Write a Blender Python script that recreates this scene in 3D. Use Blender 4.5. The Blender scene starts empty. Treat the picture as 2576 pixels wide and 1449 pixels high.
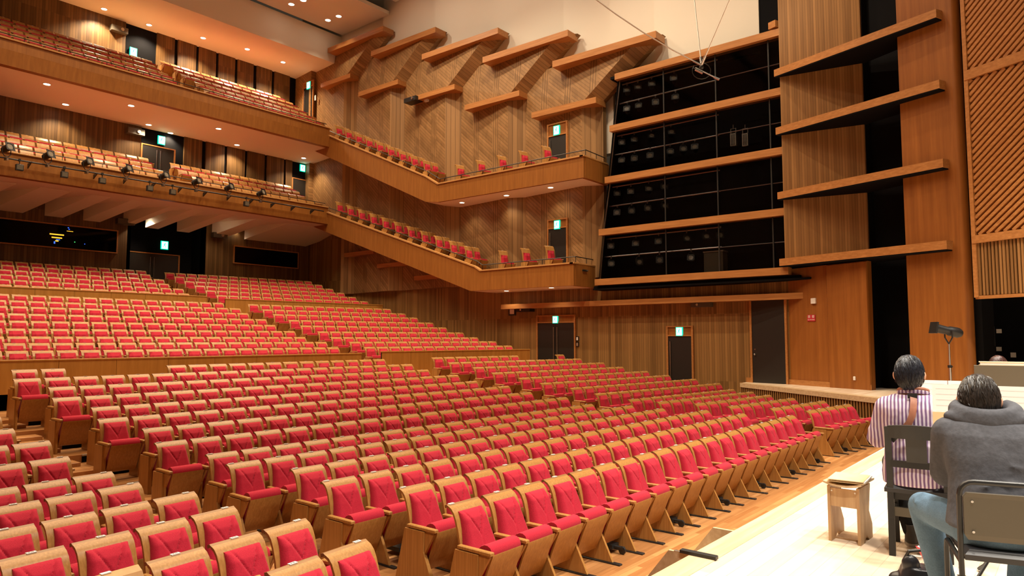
import bpy, bmesh, math, random
import numpy as np
from mathutils import Vector, Matrix
random.seed(7)
SC = bpy.context.scene
COL = SC.collection

# ------------------------------------------------------------------ camera
FPX, YAW, PITCH = 1750.0, math.radians(39.4), math.atan(127.5 / 1750.0)
CAM = Vector((0, 0, 1.48))
cam = bpy.data.objects.new('camera', bpy.data.cameras.new('camera'))
COL.objects.link(cam)
cam.location = CAM
cam.rotation_euler = (math.pi / 2 + PITCH, 0, YAW - math.pi / 2)
cam.data.sensor_width = 36.0
cam.data.lens = 36.0 * FPX / 2576.0
cam.data.clip_end = 200
SC.camera = cam
FW = Vector((math.cos(YAW) * math.cos(PITCH), math.sin(YAW) * math.cos(PITCH), math.sin(PITCH)))
RT = Vector((math.sin(YAW), -math.cos(YAW), 0))
UP = RT.cross(FW)
def ray(u, v): return FW + RT * ((u - 1288) / FPX) - UP * ((v - 724.5) / FPX)
def ax(u, v, x): d = ray(u, v); return CAM + d * (x / d.x)
def ay(u, v, y): d = ray(u, v); return CAM + d * (y / d.y)
def az(u, v, z): d = ray(u, v); return CAM + d * ((z - CAM.z) / d.z)

# ------------------------------------------------------------------ view + world
SC.view_settings.view_transform = 'Standard'
SC.view_settings.look = 'None'
SC.view_settings.exposure = 0.35
SC.view_settings.gamma = 1.0
SC.view_settings.use_curve_mapping = False
w = bpy.data.worlds.new('hall_air'); SC.world = w; w.use_nodes = True
w.node_tree.nodes['Background'].inputs[0].default_value = (1.0, 0.72, 0.45, 1)
w.node_tree.nodes['Background'].inputs[1].default_value = 0.03

# ------------------------------------------------------------------ lamps of the house and the stage
def spot(name, loc, energy, color, size=2.4, radius=0.15, blend=0.6, target=None):
    l = bpy.data.lights.new(name, 'SPOT'); l.energy = energy; l.color = color
    l.spot_size = size; l.shadow_soft_size = radius; l.spot_blend = blend
    o = bpy.data.objects.new(name, l); COL.objects.link(o); o.location = loc
    if target is not None:
        o.rotation_euler = (Vector(target) - Vector(loc)).to_track_quat('-Z', 'Y').to_euler()
    return o
WARM = (1.0, 0.79, 0.54)
NEUT = (1.0, 0.91, 0.78)
HOUSE = []
for gy, e in ((7.0, 1.0), (12.5, 1.0), (18.0, 1.0), (23.0, 1.0), (27.0, 0.55)):
    for gx in (3.0, 7.3, 11.6, 15.9, 19.6):
        HOUSE.append(((gx, gy, 18.55), 1500 * e))
for k, (loc, e) in enumerate(HOUSE):
    spot('house_lamp', loc, e, WARM, 2.25, 0.12, 1.0)
for wy in (9.5, 13.5, 17.5, 21.5, 25.2):
    spot('cove_lamp', (16.8, wy, 18.5), 430, (1.0, 0.82, 0.60), 1.5, 0.1, 0.8, (24.0, wy - .5, 14.6))
spot('panel_lamp', (19.4, 7.6, 13.6), 160, WARM, 1.0, 0.05, 0.9, (22.9, 5.9, 11.0))
for sx in (1.5, 5.0, 8.5, 12.0, 15.5):
    for sy in (-3.5, -0.2):
        spot('stage_lamp', (sx, sy, 10.5), 1700, NEUT, 1.7, 0.2)

# ------------------------------------------------------------------ materials
def new_mat(name, color=(0.8, 0.8, 0.8), rough=0.5, metal=0.0, spec=0.5, emit=None, estr=1.0):
    m = bpy.data.materials.new(name); m.use_nodes = True
    b = m.node_tree.nodes['Principled BSDF']
    b.inputs['Base Color'].default_value = (*color, 1)
    b.inputs['Roughness'].default_value = rough
    b.inputs['Metallic'].default_value = metal
    b.inputs['Specular IOR Level'].default_value = spec
    if emit:
        b.inputs['Emission Color'].default_value = (*emit, 1)
        b.inputs['Emission Strength'].default_value = estr
    return m
class NT:
    def __init__(s, m): s.m = m; s.t = m.node_tree; s.n = s.t.nodes; s.b = s.n['Principled BSDF']
    def add(s, typ, **kw):
        n = s.n.new(typ)
        for k, v in kw.items(): setattr(n, k, v)
        return n
    def link(s, a, b): s.t.links.new(a, b)
    def val(s, sock, v):
        if hasattr(v, 'is_output') or isinstance(v, bpy.types.NodeSocket): s.link(v, sock)
        else: sock.default_value = v
    def math(s, op, a, b=0.0, c=None):
        n = s.add('ShaderNodeMath', operation=op)
        s.val(n.inputs[0], a); s.val(n.inputs[1], b)
        if c is not None: s.val(n.inputs[2], c)
        return n.outputs[0]
    def xyz(s, kind='Object'):
        tc = s.add('ShaderNodeTexCoord'); sp = s.add('ShaderNodeSeparateXYZ')
        s.link(tc.outputs[kind], sp.inputs[0]); return sp.outputs[0], sp.outputs[1], sp.outputs[2]
    def comb(s, x, y, z):
        n = s.add('ShaderNodeCombineXYZ')
        for i, v in enumerate((x, y, z)): s.val(n.inputs[i], v)
        return n.outputs[0]
    def noise(s, vec, scale, detail=3.0, rough=0.55):
        n = s.add('ShaderNodeTexNoise'); s.link(vec, n.inputs['Vector'])
        n.inputs['Scale'].default_value = scale; n.inputs['Detail'].default_value = detail
        n.inputs['Roughness'].default_value = rough; return n.outputs[0]
    def ramp(s, fac, stops):
        n = s.add('ShaderNodeValToRGB'); s.link(fac, n.inputs[0]); e = n.color_ramp.elements
        while len(e) < len(stops): e.new(0.5)
        for i, (p, c) in enumerate(stops): e[i].position = p; e[i].color = (*c, 1)
        return n.outputs[0]
    def bump(s, h, strength, dist=0.01):
        n = s.add('ShaderNodeBump'); n.inputs['Strength'].default_value = strength
        n.inputs['Distance'].default_value = dist; s.link(h, n.inputs['Height']); s.link(n.outputs[0], s.b.inputs['Normal'])
    def color(s, c): s.link(c, s.b.inputs['Base Color'])
    def mix(s, f, a, b):
        n = s.add('ShaderNodeMix', data_type='RGBA'); s.val(n.inputs[0], f); s.val(n.inputs[6], a); s.val(n.inputs[7], b)
        return n.outputs[2]

def grain_wood(name, dark, light, axis='z', rough=0.42, freq=28.0, stretch=0.06, tint=0.0, spec=0.4):
    m = new_mat(name, light, rough, spec=spec); t = NT(m); x, y, z = t.xyz()
    if axis == 'z': v = t.comb(x, y, t.math('MULTIPLY', z, stretch))
    elif axis == 'x': v = t.comb(t.math('MULTIPLY', x, stretch), y, z)
    else: v = t.comb(x, t.math('MULTIPLY', y, stretch), z)
    if tint:
        oi = t.add('ShaderNodeObjectInfo')
        sh = t.math('MULTIPLY', oi.outputs['Random'], 50.0)
        vm = t.add('ShaderNodeVectorMath', operation='ADD'); t.link(v, vm.inputs[0]); t.link(t.comb(sh, sh, 0.0), vm.inputs[1]); v = vm.outputs[0]
    f = t.noise(v, freq, 4.0, 0.6)
    t.color(t.ramp(f, [(0.30, dark), (0.55, tuple((a + b) / 2 for a, b in zip(dark, light))), (0.72, light)]))
    return m
def slat_wood(name, dark, light, pitch=0.10, bump=0.5, level=2.35):
    # vertical boards of uneven tone
    m = new_mat(name, light, 0.5, spec=0.3); t = NT(m); x, y, z = t.xyz()
    s = t.math('ADD', t.math('MULTIPLY', x, 0.61), t.math('MULTIPLY', y, 0.83))
    cell = t.math('FLOOR', t.math('DIVIDE', s, pitch))
    lev = t.math('FLOOR', t.math('DIVIDE', z, level))
    wn = t.add('ShaderNodeTexWhiteNoise', noise_dimensions='2D'); t.link(t.comb(cell, lev, 0.0), wn.inputs['Vector'])
    fr = t.math('FRACT', t.math('DIVIDE', s, pitch))
    gap = t.math('LESS_THAN', fr, 0.16)
    fine = t.noise(t.comb(t.math('MULTIPLY', s, 14.0), t.math('MULTIPLY', z, 0.25), 0.0), 2.0, 4.0)
    f = t.math('ADD', t.math('MULTIPLY', wn.outputs[0], 0.45), t.math('MULTIPLY', fine, 0.55))
    c = t.ramp(f, [(0.22, dark), (0.78, light)])
    c = t.mix(t.math('MULTIPLY', gap, 0.45), c, (*[d * 0.45 for d in dark], 1))
    t.color(c); t.bump(t.math('ADD', t.math('MULTIPLY', t.math('SUBTRACT', 1.0, gap), 1.0), t.math('MULTIPLY', wn.outputs[0], 0.5)), bump, 0.02)
    return m
def diag_wood(name, dark, light):
    # diagonal boarding with upright bands, seen from afar
    m = new_mat(name, light, 0.5, spec=0.3); t = NT(m); x, y, z = t.xyz()
    f = t.math('SUBTRACT', z, t.math('MULTIPLY', y, 0.85))
    fd = t.math('FRACT', t.math('DIVIDE', f, 0.17))
    fv = t.math('FRACT', t.math('DIVIDE', y, 0.13))
    band = t.math('LESS_THAN', t.math('FRACT', t.math('DIVIDE', t.math('SUBTRACT', y, 14.6), 1.316)), 0.30)
    fr = t.math('ADD', t.math('MULTIPLY', fv, band), t.math('MULTIPLY', fd, t.math('SUBTRACT', 1.0, band)))
    gap = t.math('LESS_THAN', fr, 0.3)
    cell = t.math('FLOOR', t.math('DIVIDE', f, 0.17))
    wn = t.add('ShaderNodeTexWhiteNoise', noise_dimensions='2D'); t.link(t.comb(cell, band, 0.0), wn.inputs['Vector'])
    n = t.noise(t.comb(x, t.math('MULTIPLY', y, 3.0), z), 1.6, 3.0)
    g = t.math('ADD', t.math('MULTIPLY', wn.outputs[0], 0.35), t.math('MULTIPLY', n, 0.65))
    c = t.ramp(g, [(0.25, dark), (0.75, light)])
    c = t.mix(t.math('MULTIPLY', gap, t.math('ADD', 0.4, t.math('MULTIPLY', band, 0.35))), c, (*[d * 0.5 for d in dark], 1))
    t.color(c); t.bump(t.math('SUBTRACT', 1.0, gap), 0.3, 0.02)
    return m
def plank_floor(name, dark, light, width, length, along='x', rough=0.3):
    m = new_mat(name, light, rough, spec=0.45); t = NT(m); x, y, z = t.xyz()
    a, b = (x, y) if along == 'x' else (y, x)
    row = t.math('FLOOR', t.math('DIVIDE', b, width))
    off = t.math('MULTIPLY', t.math('FRACT', t.math('MULTIPLY', row, 0.618)), length)
    cell = t.math('FLOOR', t.math('DIVIDE', t.math('ADD', a, off), length))
    wn = t.add('ShaderNodeTexWhiteNoise', noise_dimensions='2D'); t.link(t.comb(cell, row, 0.0), wn.inputs['Vector'])
    n = t.noise(t.comb(t.math('MULTIPLY', a, 1.2), t.math('MULTIPLY', b, 22.0), 0.0), 1.5, 4.0)
    g = t.math('ADD', t.math('MULTIPLY', wn.outputs[0], 0.55), t.math('MULTIPLY', n, 0.45))
    gap = t.math('LESS_THAN', t.math('FRACT', t.math('DIVIDE', b, width)), 0.045)
    c = t.ramp(g, [(0.2, dark), (0.8, light)])
    t.color(t.mix(t.math('MULTIPLY', gap, 0.5), c, (*[d * 0.5 for d in dark], 1)))
    t.bump(t.math('SUBTRACT', 1.0, gap), 0.15, 0.003)
    return m
M = {}
M['seat_wood'] = grain_wood('seat_wood', (0.31, 0.142, 0.034), (0.45, 0.225, 0.062), 'z', 0.36, 55.0, 0.025, tint=1.0)
M['seat_wood_far'] = grain_wood('seat_wood_far', (0.34, 0.16, 0.041), (0.48, 0.25, 0.072), 'z', 0.36, 10.0, 0.05)
M['cap_wood'] = grain_wood('cap_wood', (0.22, 0.10, 0.03), (0.33, 0.16, 0.05), 'x', 0.4, 40.0, 0.05, tint=1.0)
def fabric(name, c):
    m = new_mat(name, c, 0.85, spec=0.15); t = NT(m)
    tc = t.add('ShaderNodeTexCoord'); n = t.noise(tc.outputs['Object'], 140.0, 2.0)
    t.color(t.ramp(n, [(0.3, tuple(v * 0.82 for v in c)), (0.7, tuple(min(1, v * 1.1) for v in c))]))
    vo = t.add('ShaderNodeTexVoronoi', feature='DISTANCE_TO_EDGE'); t.link(tc.outputs['Object'], vo.inputs['Vector']); vo.inputs['Scale'].default_value = 22.0
    t.bump(t.math('ADD', t.math('MULTIPLY', n, 0.3), t.math('MINIMUM', vo.outputs[0], 0.12)), 0.25, 0.01)
    t.b.inputs['Sheen Weight'].default_value = 0.08
    return m
M['fabric'] = fabric('red_fabric', (0.43, 0.016, 0.036))
M['plate'] = new_mat('white_plate', (0.85, 0.83, 0.78), 0.35)
M['ink'] = new_mat('ink', (0.03, 0.03, 0.03), 0.6)
M['black'] = new_mat('black_paint', (0.012, 0.012, 0.012), 0.45)
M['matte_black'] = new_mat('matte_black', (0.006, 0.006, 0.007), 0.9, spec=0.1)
M['door_black'] = new_mat('door_black', (0.016, 0.014, 0.012), 0.45)
M['rubber'] = new_mat('rubber', (0.02, 0.02, 0.02), 0.7)
M['steel'] = new_mat('steel', (0.55, 0.55, 0.55), 0.3, 1.0)
M['alu'] = new_mat('aluminium_edge', (0.6, 0.58, 0.52), 0.4, 0.8)
M['parapet'] = grain_wood('parapet_wood_dimmed', (0.25, 0.092, 0.016), (0.35, 0.137, 0.026), 'z', 0.42, 9.0, 0.08)  # darkened: the weaker light on the balcony fronts is painted into the colour
M['partition'] = grain_wood('partition_wood_lit', (0.38, 0.165, 0.03), (0.50, 0.235, 0.05), 'z', 0.42, 9.0, 0.08)  # parapet wood brightened, stronger light on the partitions is in the colour
M['trim'] = grain_wood('trim_wood', (0.36, 0.145, 0.04), (0.52, 0.24, 0.075), 'y', 0.4, 18.0, 0.06)
M['cap_rail'] = grain_wood('rail_wood', (0.45, 0.22, 0.07), (0.62, 0.34, 0.12), 'y', 0.4, 18.0, 0.06)
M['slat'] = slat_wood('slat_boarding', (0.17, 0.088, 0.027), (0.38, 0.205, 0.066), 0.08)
M['slat_rear_shaded'] = slat_wood('rear_slat_boarding_shaded', (0.085, 0.043, 0.014), (0.20, 0.108, 0.037), 0.07)  # slat boarding with the shade of the rear walls mixed into its colour
M['slat_fin'] = slat_wood('slat_boarding_fine', (0.20, 0.095, 0.028), (0.38, 0.195, 0.066), 0.055, 0.5, 40.0)
M['diag'] = diag_wood('diagonal_boarding', (0.22, 0.118, 0.044), (0.37, 0.205, 0.082))
M['band'] = slat_wood('upright_band_boarding_lit', (0.21, 0.112, 0.042), (0.40, 0.225, 0.09), 0.10, 0.6, 60.0)  # lighter than diag: light on the stage-facing returns is put into the colour
M['smooth'] = grain_wood('smooth_panel_wood', (0.24, 0.08, 0.014), (0.37, 0.135, 0.026), 'z', 0.42, 7.0, 0.05)
M['cream'] = new_mat('cream_plaster', (0.80, 0.75, 0.65), 0.75, spec=0.2)
M['soffit'] = new_mat('soffit_plaster', (0.86, 0.76, 0.63), 0.7, spec=0.2)
M['hall_floor'] = plank_floor('hall_floor', (0.33, 0.135, 0.042), (0.55, 0.27, 0.10), 0.075, 1.2, 'x', 0.33)
M['stage_floor'] = plank_floor('stage_floor', (0.68, 0.52, 0.37), (0.82, 0.69, 0.53), 0.10, 1.9, 'x', 0.4)
M['nosing'] = grain_wood('stage_nosing', (0.52, 0.36, 0.20), (0.70, 0.54, 0.34), 'x', 0.45, 18.0, 0.06)
M['ply'] = grain_wood('plywood', (0.42, 0.25, 0.12), (0.56, 0.37, 0.20), 'z', 0.5, 30.0, 0.08)
M['lamp_on'] = new_mat('lamp_on', (1, 1, 1), 0.5, emit=(1.0, 0.88, 0.66), estr=14.0)
M['sign_green'] = new_mat('sign_green', (0.0, 0.35, 0.22), 0.5, emit=(0.0, 0.55, 0.32), estr=1.6)
M['sign_white'] = new_mat('sign_white', (0.9, 1, 0.95), 0.5, emit=(0.75, 1.0, 0.92), estr=2.2)
M['sign_red'] = new_mat('sign_red', (0.55, 0.02, 0.04), 0.5)
M['paper'] = new_mat('paper', (0.85, 0.83, 0.78), 0.7)
M['manila'] = new_mat('manila_card', (0.72, 0.52, 0.27), 0.7)
M['leather'] = new_mat('black_leatherette', (0.018, 0.018, 0.022), 0.32)
M['charcoal'] = new_mat('charcoal_paint', (0.03, 0.029, 0.027), 0.45)
M['grey_board'] = new_mat('grey_board', (0.10, 0.085, 0.06), 0.55)

# ------------------------------------------------------------------ mesh helpers
class MB:
    def __init__(s): s.v = []; s.f = []; s.mi = []
    def add(s, vs, fs, mi=0):
        o = len(s.v); s.v += [tuple(p) for p in vs]; s.f += [tuple(i + o for i in f) for f in fs]; s.mi += [mi] * len(fs)
        return s
    def box(s, x0, x1, y0, y1, z0, z1, mi=0, rot=None, at=None):
        vs = [Vector(p) for p in ((x0, y0, z0), (x1, y0, z0), (x1, y1, z0), (x0, y1, z0), (x0, y0, z1), (x1, y0, z1), (x1, y1, z1), (x0, y1, z1))]
        if rot is not None: vs = [rot @ p for p in vs]
        if at is not None: vs = [p + Vector(at) for p in vs]
        return s.add(vs, [(0, 3, 2, 1), (4, 5, 6, 7), (0, 1, 5, 4), (1, 2, 6, 5), (2, 3, 7, 6), (3, 0, 4, 7)], mi)
    def bbox(s, x0, x1, y0, y1, z0, z1, b=0.006, mi=0):
        # box with bevelled top edges
        vs = [(x0, y0, z0), (x1, y0, z0), (x1, y1, z0), (x0, y1, z0), (x0, y0, z1 - b), (x1, y0, z1 - b), (x1, y1, z1 - b), (x0, y1, z1 - b),
              (x0 + b, y0 + b, z1), (x1 - b, y0 + b, z1), (x1 - b, y1 - b, z1), (x0 + b, y1 - b, z1)]
        fs = [(0, 3, 2, 1), (8, 9, 10, 11)]
        for a in range(4):
            c = (a + 1) % 4; fs += [(a, c, c + 4, a + 4), (a + 4, c + 4, c + 8, a + 8)]
        return s.add(vs, fs, mi)
    def prism(s, poly, lo, hi, axis='z', mi=0):
        # extrude a 2D polygon: axis z -> (x,y); x -> (y,z); y -> (x,z)
        n = len(poly)
        area = sum(poly[i][0] * poly[(i + 1) % n][1] - poly[(i + 1) % n][0] * poly[i][1] for i in range(n))
        if area < 0: poly = poly[::-1]
        if axis == 'z': P = lambda p, t: (p[0], p[1], t)
        elif axis == 'x': P = lambda p, t: (t, p[0], p[1])
        else: P = lambda p, t: (p[0], t, p[1])
        vs = [P(p, lo) for p in poly] + [P(p, hi) for p in poly]
        fs = [tuple(range(n - 1, -1, -1)), tuple(range(n, 2 * n))] + [(i, (i + 1) % n, n + (i + 1) % n, n + i) for i in range(n)]
        if axis == 'y': fs = [f[::-1] for f in fs]
        return s.add(vs, fs, mi)
    def tube(s, pts, r, n=8, mi=0, cap=True):
        pts = [Vector(p) for p in pts]; rs = r if isinstance(r, (list, tuple)) else [r] * len(pts)
        rings = []; up = None
        for i, p in enumerate(pts):
            d = (pts[min(i + 1, len(pts) - 1)] - pts[max(i - 1, 0)]).normalized()
            if up is None:
                up = Vector((0, 0, 1)) if abs(d.z) < 0.9 else Vector((1, 0, 0))
            a = d.cross(up).normalized(); b = a.cross(d).normalized(); up = b
            rings.append([p + (a * math.cos(2 * math.pi * k / n) + b * math.sin(2 * math.pi * k / n)) * rs[i] for k in range(n)])
        vs = [q for rg in rings for q in rg]; fs = []
        for i in range(len(pts) - 1):
            for k in range(n):
                fs.append((i * n + k, i * n + (k + 1) % n, (i + 1) * n + (k + 1) % n, (i + 1) * n + k))
        if cap:
            fs.append(tuple(range(n - 1, -1, -1))); fs.append(tuple((len(pts) - 1) * n + k for k in range(n)))
        return s.add(vs, fs, mi)
    def rings(s, rings, mi=0, close=True):
        # loft of equal-length closed rings
        n = len(rings[0]); vs = [q for rg in rings for q in rg]; fs = []
        for i in range(len(rings) - 1):
            for k in range(n):
                fs.append((i * n + k, i * n + (k + 1) % n, (i + 1) * n + (k + 1) % n, (i + 1) * n + k))
        if close:
            fs.append(tuple(range(n - 1, -1, -1))); fs.append(tuple((len(rings) - 1) * n + k for k in range(n)))
        return s.add(vs, fs, mi)
    def disc(s, c, r, n=16, mi=0, axis='z', flip=False):
        vs = []
        for k in range(n):
            a = 2 * math.pi * k / n; u, v = r * math.cos(a), r * math.sin(a)
            vs.append({'z': (c[0] + u, c[1] + v, c[2]), 'x': (c[0], c[1] + u, c[2] + v), 'y': (c[0] + u, c[1], c[2] + v)}[axis])
        f = tuple(range(n)); return s.add(vs, [f[::-1] if flip else f], mi)
    def sphere(s, c, r, n=12, m=8, mi=0, sc=(1, 1, 1)):
        vs = []; fs = []
        for i in range(1, m):
            t = math.pi * i / m
            for k in range(n):
                a = 2 * math.pi * k / n
                vs.append((c[0] + r * sc[0] * math.sin(t) * math.cos(a), c[1] + r * sc[1] * math.sin(t) * math.sin(a), c[2] + r * sc[2] * math.cos(t)))
        top = len(vs); vs.append((c[0], c[1], c[2] + r * sc[2])); vs.append((c[0], c[1], c[2] - r * sc[2]))
        for i in range(m - 2):
            for k in range(n): fs.append((i * n + k, (i + 1) * n + k, (i + 1) * n + (k + 1) % n, i * n + (k + 1) % n))
        for k in range(n):
            fs.append((top, k, (k + 1) % n)); fs.append((top + 1, (m - 2) * n + (k + 1) % n, (m - 2) * n + k))
        return s.add(vs, fs, mi)
    def xform(s, mat, start=0):
        s.v[start:] = [tuple(mat @ Vector(p)) for p in s.v[start:]]; return s
    def mesh(s, name, mats, smooth=False):
        me = bpy.data.meshes.new(name); me.from_pydata(s.v, [], s.f)
        for m in (mats if isinstance(mats, (list, tuple)) else [mats]): me.materials.append(m)
        if any(s.mi): me.polygons.foreach_set('material_index', s.mi)
        if smooth:
            me.polygons.foreach_set('use_smooth', [True] * len(s.f))
            try: me.set_sharp_from_angle(angle=math.radians(42))
            except Exception: pass
        me.update(); return me
    def build(s, name, mats, parent=None, smooth=False):
        return link(name, s.mesh(name, mats, smooth), parent)
def link(name, me, parent=None):
    o = bpy.data.objects.new(name, me); COL.objects.link(o)
    if parent is not None: o.parent = parent
    return o
def tag(o, label=None, cat=None, group=None, kind=None):
    if label: o['label'] = label
    if cat: o['category'] = cat
    if group: o['group'] = group
    if kind: o['kind'] = kind
    return o
def empty(name, loc=(0, 0, 0), rz=0.0):
    o = bpy.data.objects.new(name, None); COL.objects.link(o); o.location = loc; o.rotation_euler = (0, 0, rz)
    o.empty_display_size = 0.1; return o
def struct(o, label=None): o['kind'] = 'structure'; 
def st(name, mb, mat, label=None, parent=None, smooth=False):
    o = mb.build(name, mat, parent, smooth)
    if parent is None: o['kind'] = 'structure'
    if label: o['label'] = label
    return o
def copy_tree(o, parent=None):
    c = o.copy(); COL.objects.link(c); c.parent = parent
    for ch in list(o.children): copy_tree(ch, c)
    return c
ORD = ['', 'first', 'second', 'third', 'fourth', 'fifth', 'sixth', 'seventh', 'eighth', 'ninth', 'tenth', 'eleventh', 'twelfth', 'thirteenth',
       'fourteenth', 'fifteenth', 'sixteenth', 'seventeenth', 'eighteenth', 'nineteenth', 'twentieth', 'twenty-first']

# ================================================================== THE HALL
W = 23.6                      # side wall plane
T7 = math.tan(math.radians(7.0))
SEAT_H = 0.925
def yl(x, y):                 # rows bend towards the stage beyond the two aisles
    return y - (max(0.0, 3.9 - x) + max(0.0, x - 15.6)) * T7
R1Y = [4.82 + 0.93 * i for i in range(14)]
R1Z = [-0.125] * 6 + [-0.02, 0.085, 0.19, 0.30, 0.43, 0.565, 0.70, 0.84]
R2Y = [19.2 + 0.95 * i for i in range(9)]
R2Z = [1.19, 1.365, 1.53, 1.745, 1.975, 2.205, 2.45, 2.67, 2.91]
R3Y = [28.8 + 0.93 * i for i in range(6)]
R3Z = [3.35, 3.60, 3.85, 4.10, 4.36, 4.60]
T1Y = [31.3 + 0.88 * i for i in range(4)]
T1Z = [8.74, 9.12, 9.54, 10.0]
T2Y = [31.3 + 0.88 * i for i in range(5)]
T2Z = [13.16, 13.67, 14.20, 14.74, 15.25]
F0 = -1.05
XB = [-4.2, 3.9, 15.6, W]
XB2 = XB

# ---- floors: flat front floor, then one tread per row
mb = MB(); mb.prism([(-4.2, 1.9), (W + .6, 1.9), (W + .6, 34.6), (-4.2, 34.6)], -1.35, F0)
floor = st('floor', mb, M['hall_floor'], 'honey-coloured wooden floor stepping up under the seats')
def tread(yf, yb, z, lo, xb=XB, bend=True):
    g = yl if bend else (lambda x, y: y)
    poly = [(x, g(x, yf)) for x in xb] + [(x, g(x, yb)) for x in reversed(xb)]
    mb = MB(); mb.prism(poly, lo, z); return mb.build('tread', M['hall_floor'], floor)
RISERS = []
def section(RY, RZ, first, last, lo, z_before, a1=True, bend=True, x_l=-4.2, x_r=W, aisle2=(15.02, 15.95)):
    n = len(RY)
    fronts = [first if first is not None and i == 0 else RY[i] - 0.80 for i in range(n)] + [last]
    for i in range(n):
        z = RZ[i] - SEAT_H
        tread(fronts[i], fronts[i + 1], z, lo, bend=bend)
        zp = z_before if i == 0 else RZ[i - 1] - SEAT_H
        if z - zp < 0.02 or (first is not None and i == 0): continue
        # black riser panel with light edge under the seats of each block, half step in the aisles
        g = yl if bend else (lambda x, y: y)
        for (xa, xb_) in ((x_l, 3.75), (4.65, aisle2[0] - 0.3), (aisle2[1] + 0.12, x_r - 0.75)):
            if xa < 3.9 < xb_ : continue
            pa, pb = (xa, g(xa, fronts[i])), (xb_, g(xb_, fronts[i]))
            m = MB(); e = 0.012
            m.add([(pa[0], pa[1] - e, zp + .002), (pb[0], pb[1] - e, zp + .002), (pb[0], pb[1] - e, z - .022), (pa[0], pa[1] - e, z - .022),
                   (pa[0], pa[1] + .01, zp + .002), (pb[0], pb[1] + .01, zp + .002), (pb[0], pb[1] + .01, z - .022), (pa[0], pa[1] + .01, z - .022)],
                  [(0, 1, 2, 3), (5, 4, 7, 6), (3, 2, 6, 7), (0, 4, 5, 1), (1, 5, 6, 2), (4, 0, 3, 7)])
            m.build('riser_panel', M['matte_black'], floor)
            m = MB(); e = 0.03
            m.add([(pa[0], pa[1] - e, z - .022), (pb[0], pb[1] - e, z - .022), (pb[0], pb[1] + .02, z - .022), (pa[0], pa[1] + .02, z - .022),
                   (pa[0], pa[1] - e, z + .004), (pb[0], pb[1] - e, z + .004), (pb[0], pb[1] + .02, z + .004), (pa[0], pa[1] + .02, z + .004)],
                  [(0, 3, 2, 1), (4, 5, 6, 7), (0, 1, 5, 4), (1, 2, 6, 5), (2, 3, 7, 6), (3, 0, 4, 7)])
            m.build('step_edge', M['alu'], floor)
        for (xa, xb_) in ((3.72, 4.5), aisle2):
            xm = (xa + xb_) / 2; yy = g(xm, fronts[i])
            m = MB(); m.bbox(xa, xb_, yy - 0.40, yy + 0.02, zp, (zp + z) / 2, 0.004); m.build('half_step', M['hall_floor'], floor)
section(R1Y[6:], R1Z[6:], None, 18.2, -1.3, F0)
section(R2Y, R2Z, 18.2, 27.75, -1.3, -0.085)
section(R3Y, R3Z, 27.75, 34.7, -1.3, 1.985, aisle2=(14.0, 14.85))

# ---- partition walls between the seat sections, panel by panel
def partition(name, p0, p1, z0, z1, label, pw=1.22):
    p0, p1 = Vector((*p0, 0)), Vector((*p1, 0)); d = (p1 - p0); L = d.length; d.normalize()
    root = empty(name, (p0.x, p0.y, z0), math.atan2(d.y, d.x)); root['kind'] = 'structure'; root['label'] = label
    h = z1 - z0; n = max(1, round(L / pw)); w_ = L / n
    for k in range(n):
        m = MB(); m.box(k * w_ + .004, (k + 1) * w_ - .004, 0, 0.07, 0, h - 0.035); m.build('panel', M['partition'], root)
    m = MB(); m.box(0, L, 0.012, 0.06, 0, h - 0.05); m.build('core', M['matte_black'], root)
    m = MB(); m.bbox(-0.01, L + .01, -0.015, 0.085, h - 0.035, h, 0.006); m.build('cap_rail', M['partition'], root)
    return root
partition('partition_wall', (-4.1, 18.2), (14.45, 18.2), -0.085, 1.015, 'low wood partition behind the long centre rows of the front section')
partition('partition_wall', (15.3, yl(15.3, 18.2)), (22.3, yl(22.3, 18.2)), -0.085, 1.06, 'low wood partition left of the double door')
partition('partition_wall', (-4.1, 27.72), (14.05, 27.72), 1.985, 3.22, 'low wood partition below the rear stalls, left part')
partition('partition_wall', (14.85, 27.72), (22.6, yl(22.6, 27.72)), 1.985, 3.16, 'low wood partition below the rear stalls, right part')

# ---- stage, side stage and its slatted front
STG = [(-6.0, -14.0), (30.0, -14.0), (30.0, 9.6), (22.95, 8.95), (17.95, 2.22), (-6.0, 2.10)]
mb = MB(); mb.prism(STG, -0.09, 0.0)
stage = st('floor', mb, M['stage_floor'], 'pale wooden stage floor under bright light')
mb = MB(); mb.prism([(-5.9, -13.9), (29.9, -13.9), (29.9, 9.5), (23.0, 8.85), (17.9, 2.14), (-5.9, 2.03)], -1.3, -0.09)
mb.build('stage_core', M['matte_black'], stage)
e0, e1 = Vector((17.95, 2.22, 0)), Vector((22.95, 8.95, 0)); ed = (e1 - e0).normalized(); en = Vector((-ed.y, ed.x, 0))
mb = MB(); L = (e1 - e0).length
R_ = Matrix.Rotation(math.atan2(ed.y, ed.x), 3, 'Z')
mb.box(0, L, -0.25, 0.04, -0.13, 0.006, rot=R_, at=e0); mb.build('nosing', M['nosing'], stage)
mb = MB(); mb.box(-6.0, 17.98, -0.15, 0.03, -0.11, 0.004, at=(0, 2.13, 0)); mb.build('nosing', M['nosing'], stage)
sl = MB(); sl.box(-0.022, 0.022, -0.02, 0.02, 0, 0.91); slm = sl.mesh('slat', M['slat_fin'])
k = 0.06
while k < L:
    p = e0 + ed * k + en * 0.0; o = link('slat', slm, stage); o.location = (p.x, p.y, -1.045); o.rotation_euler = (0, 0, math.atan2(ed.y, ed.x)); k += 0.105

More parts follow.
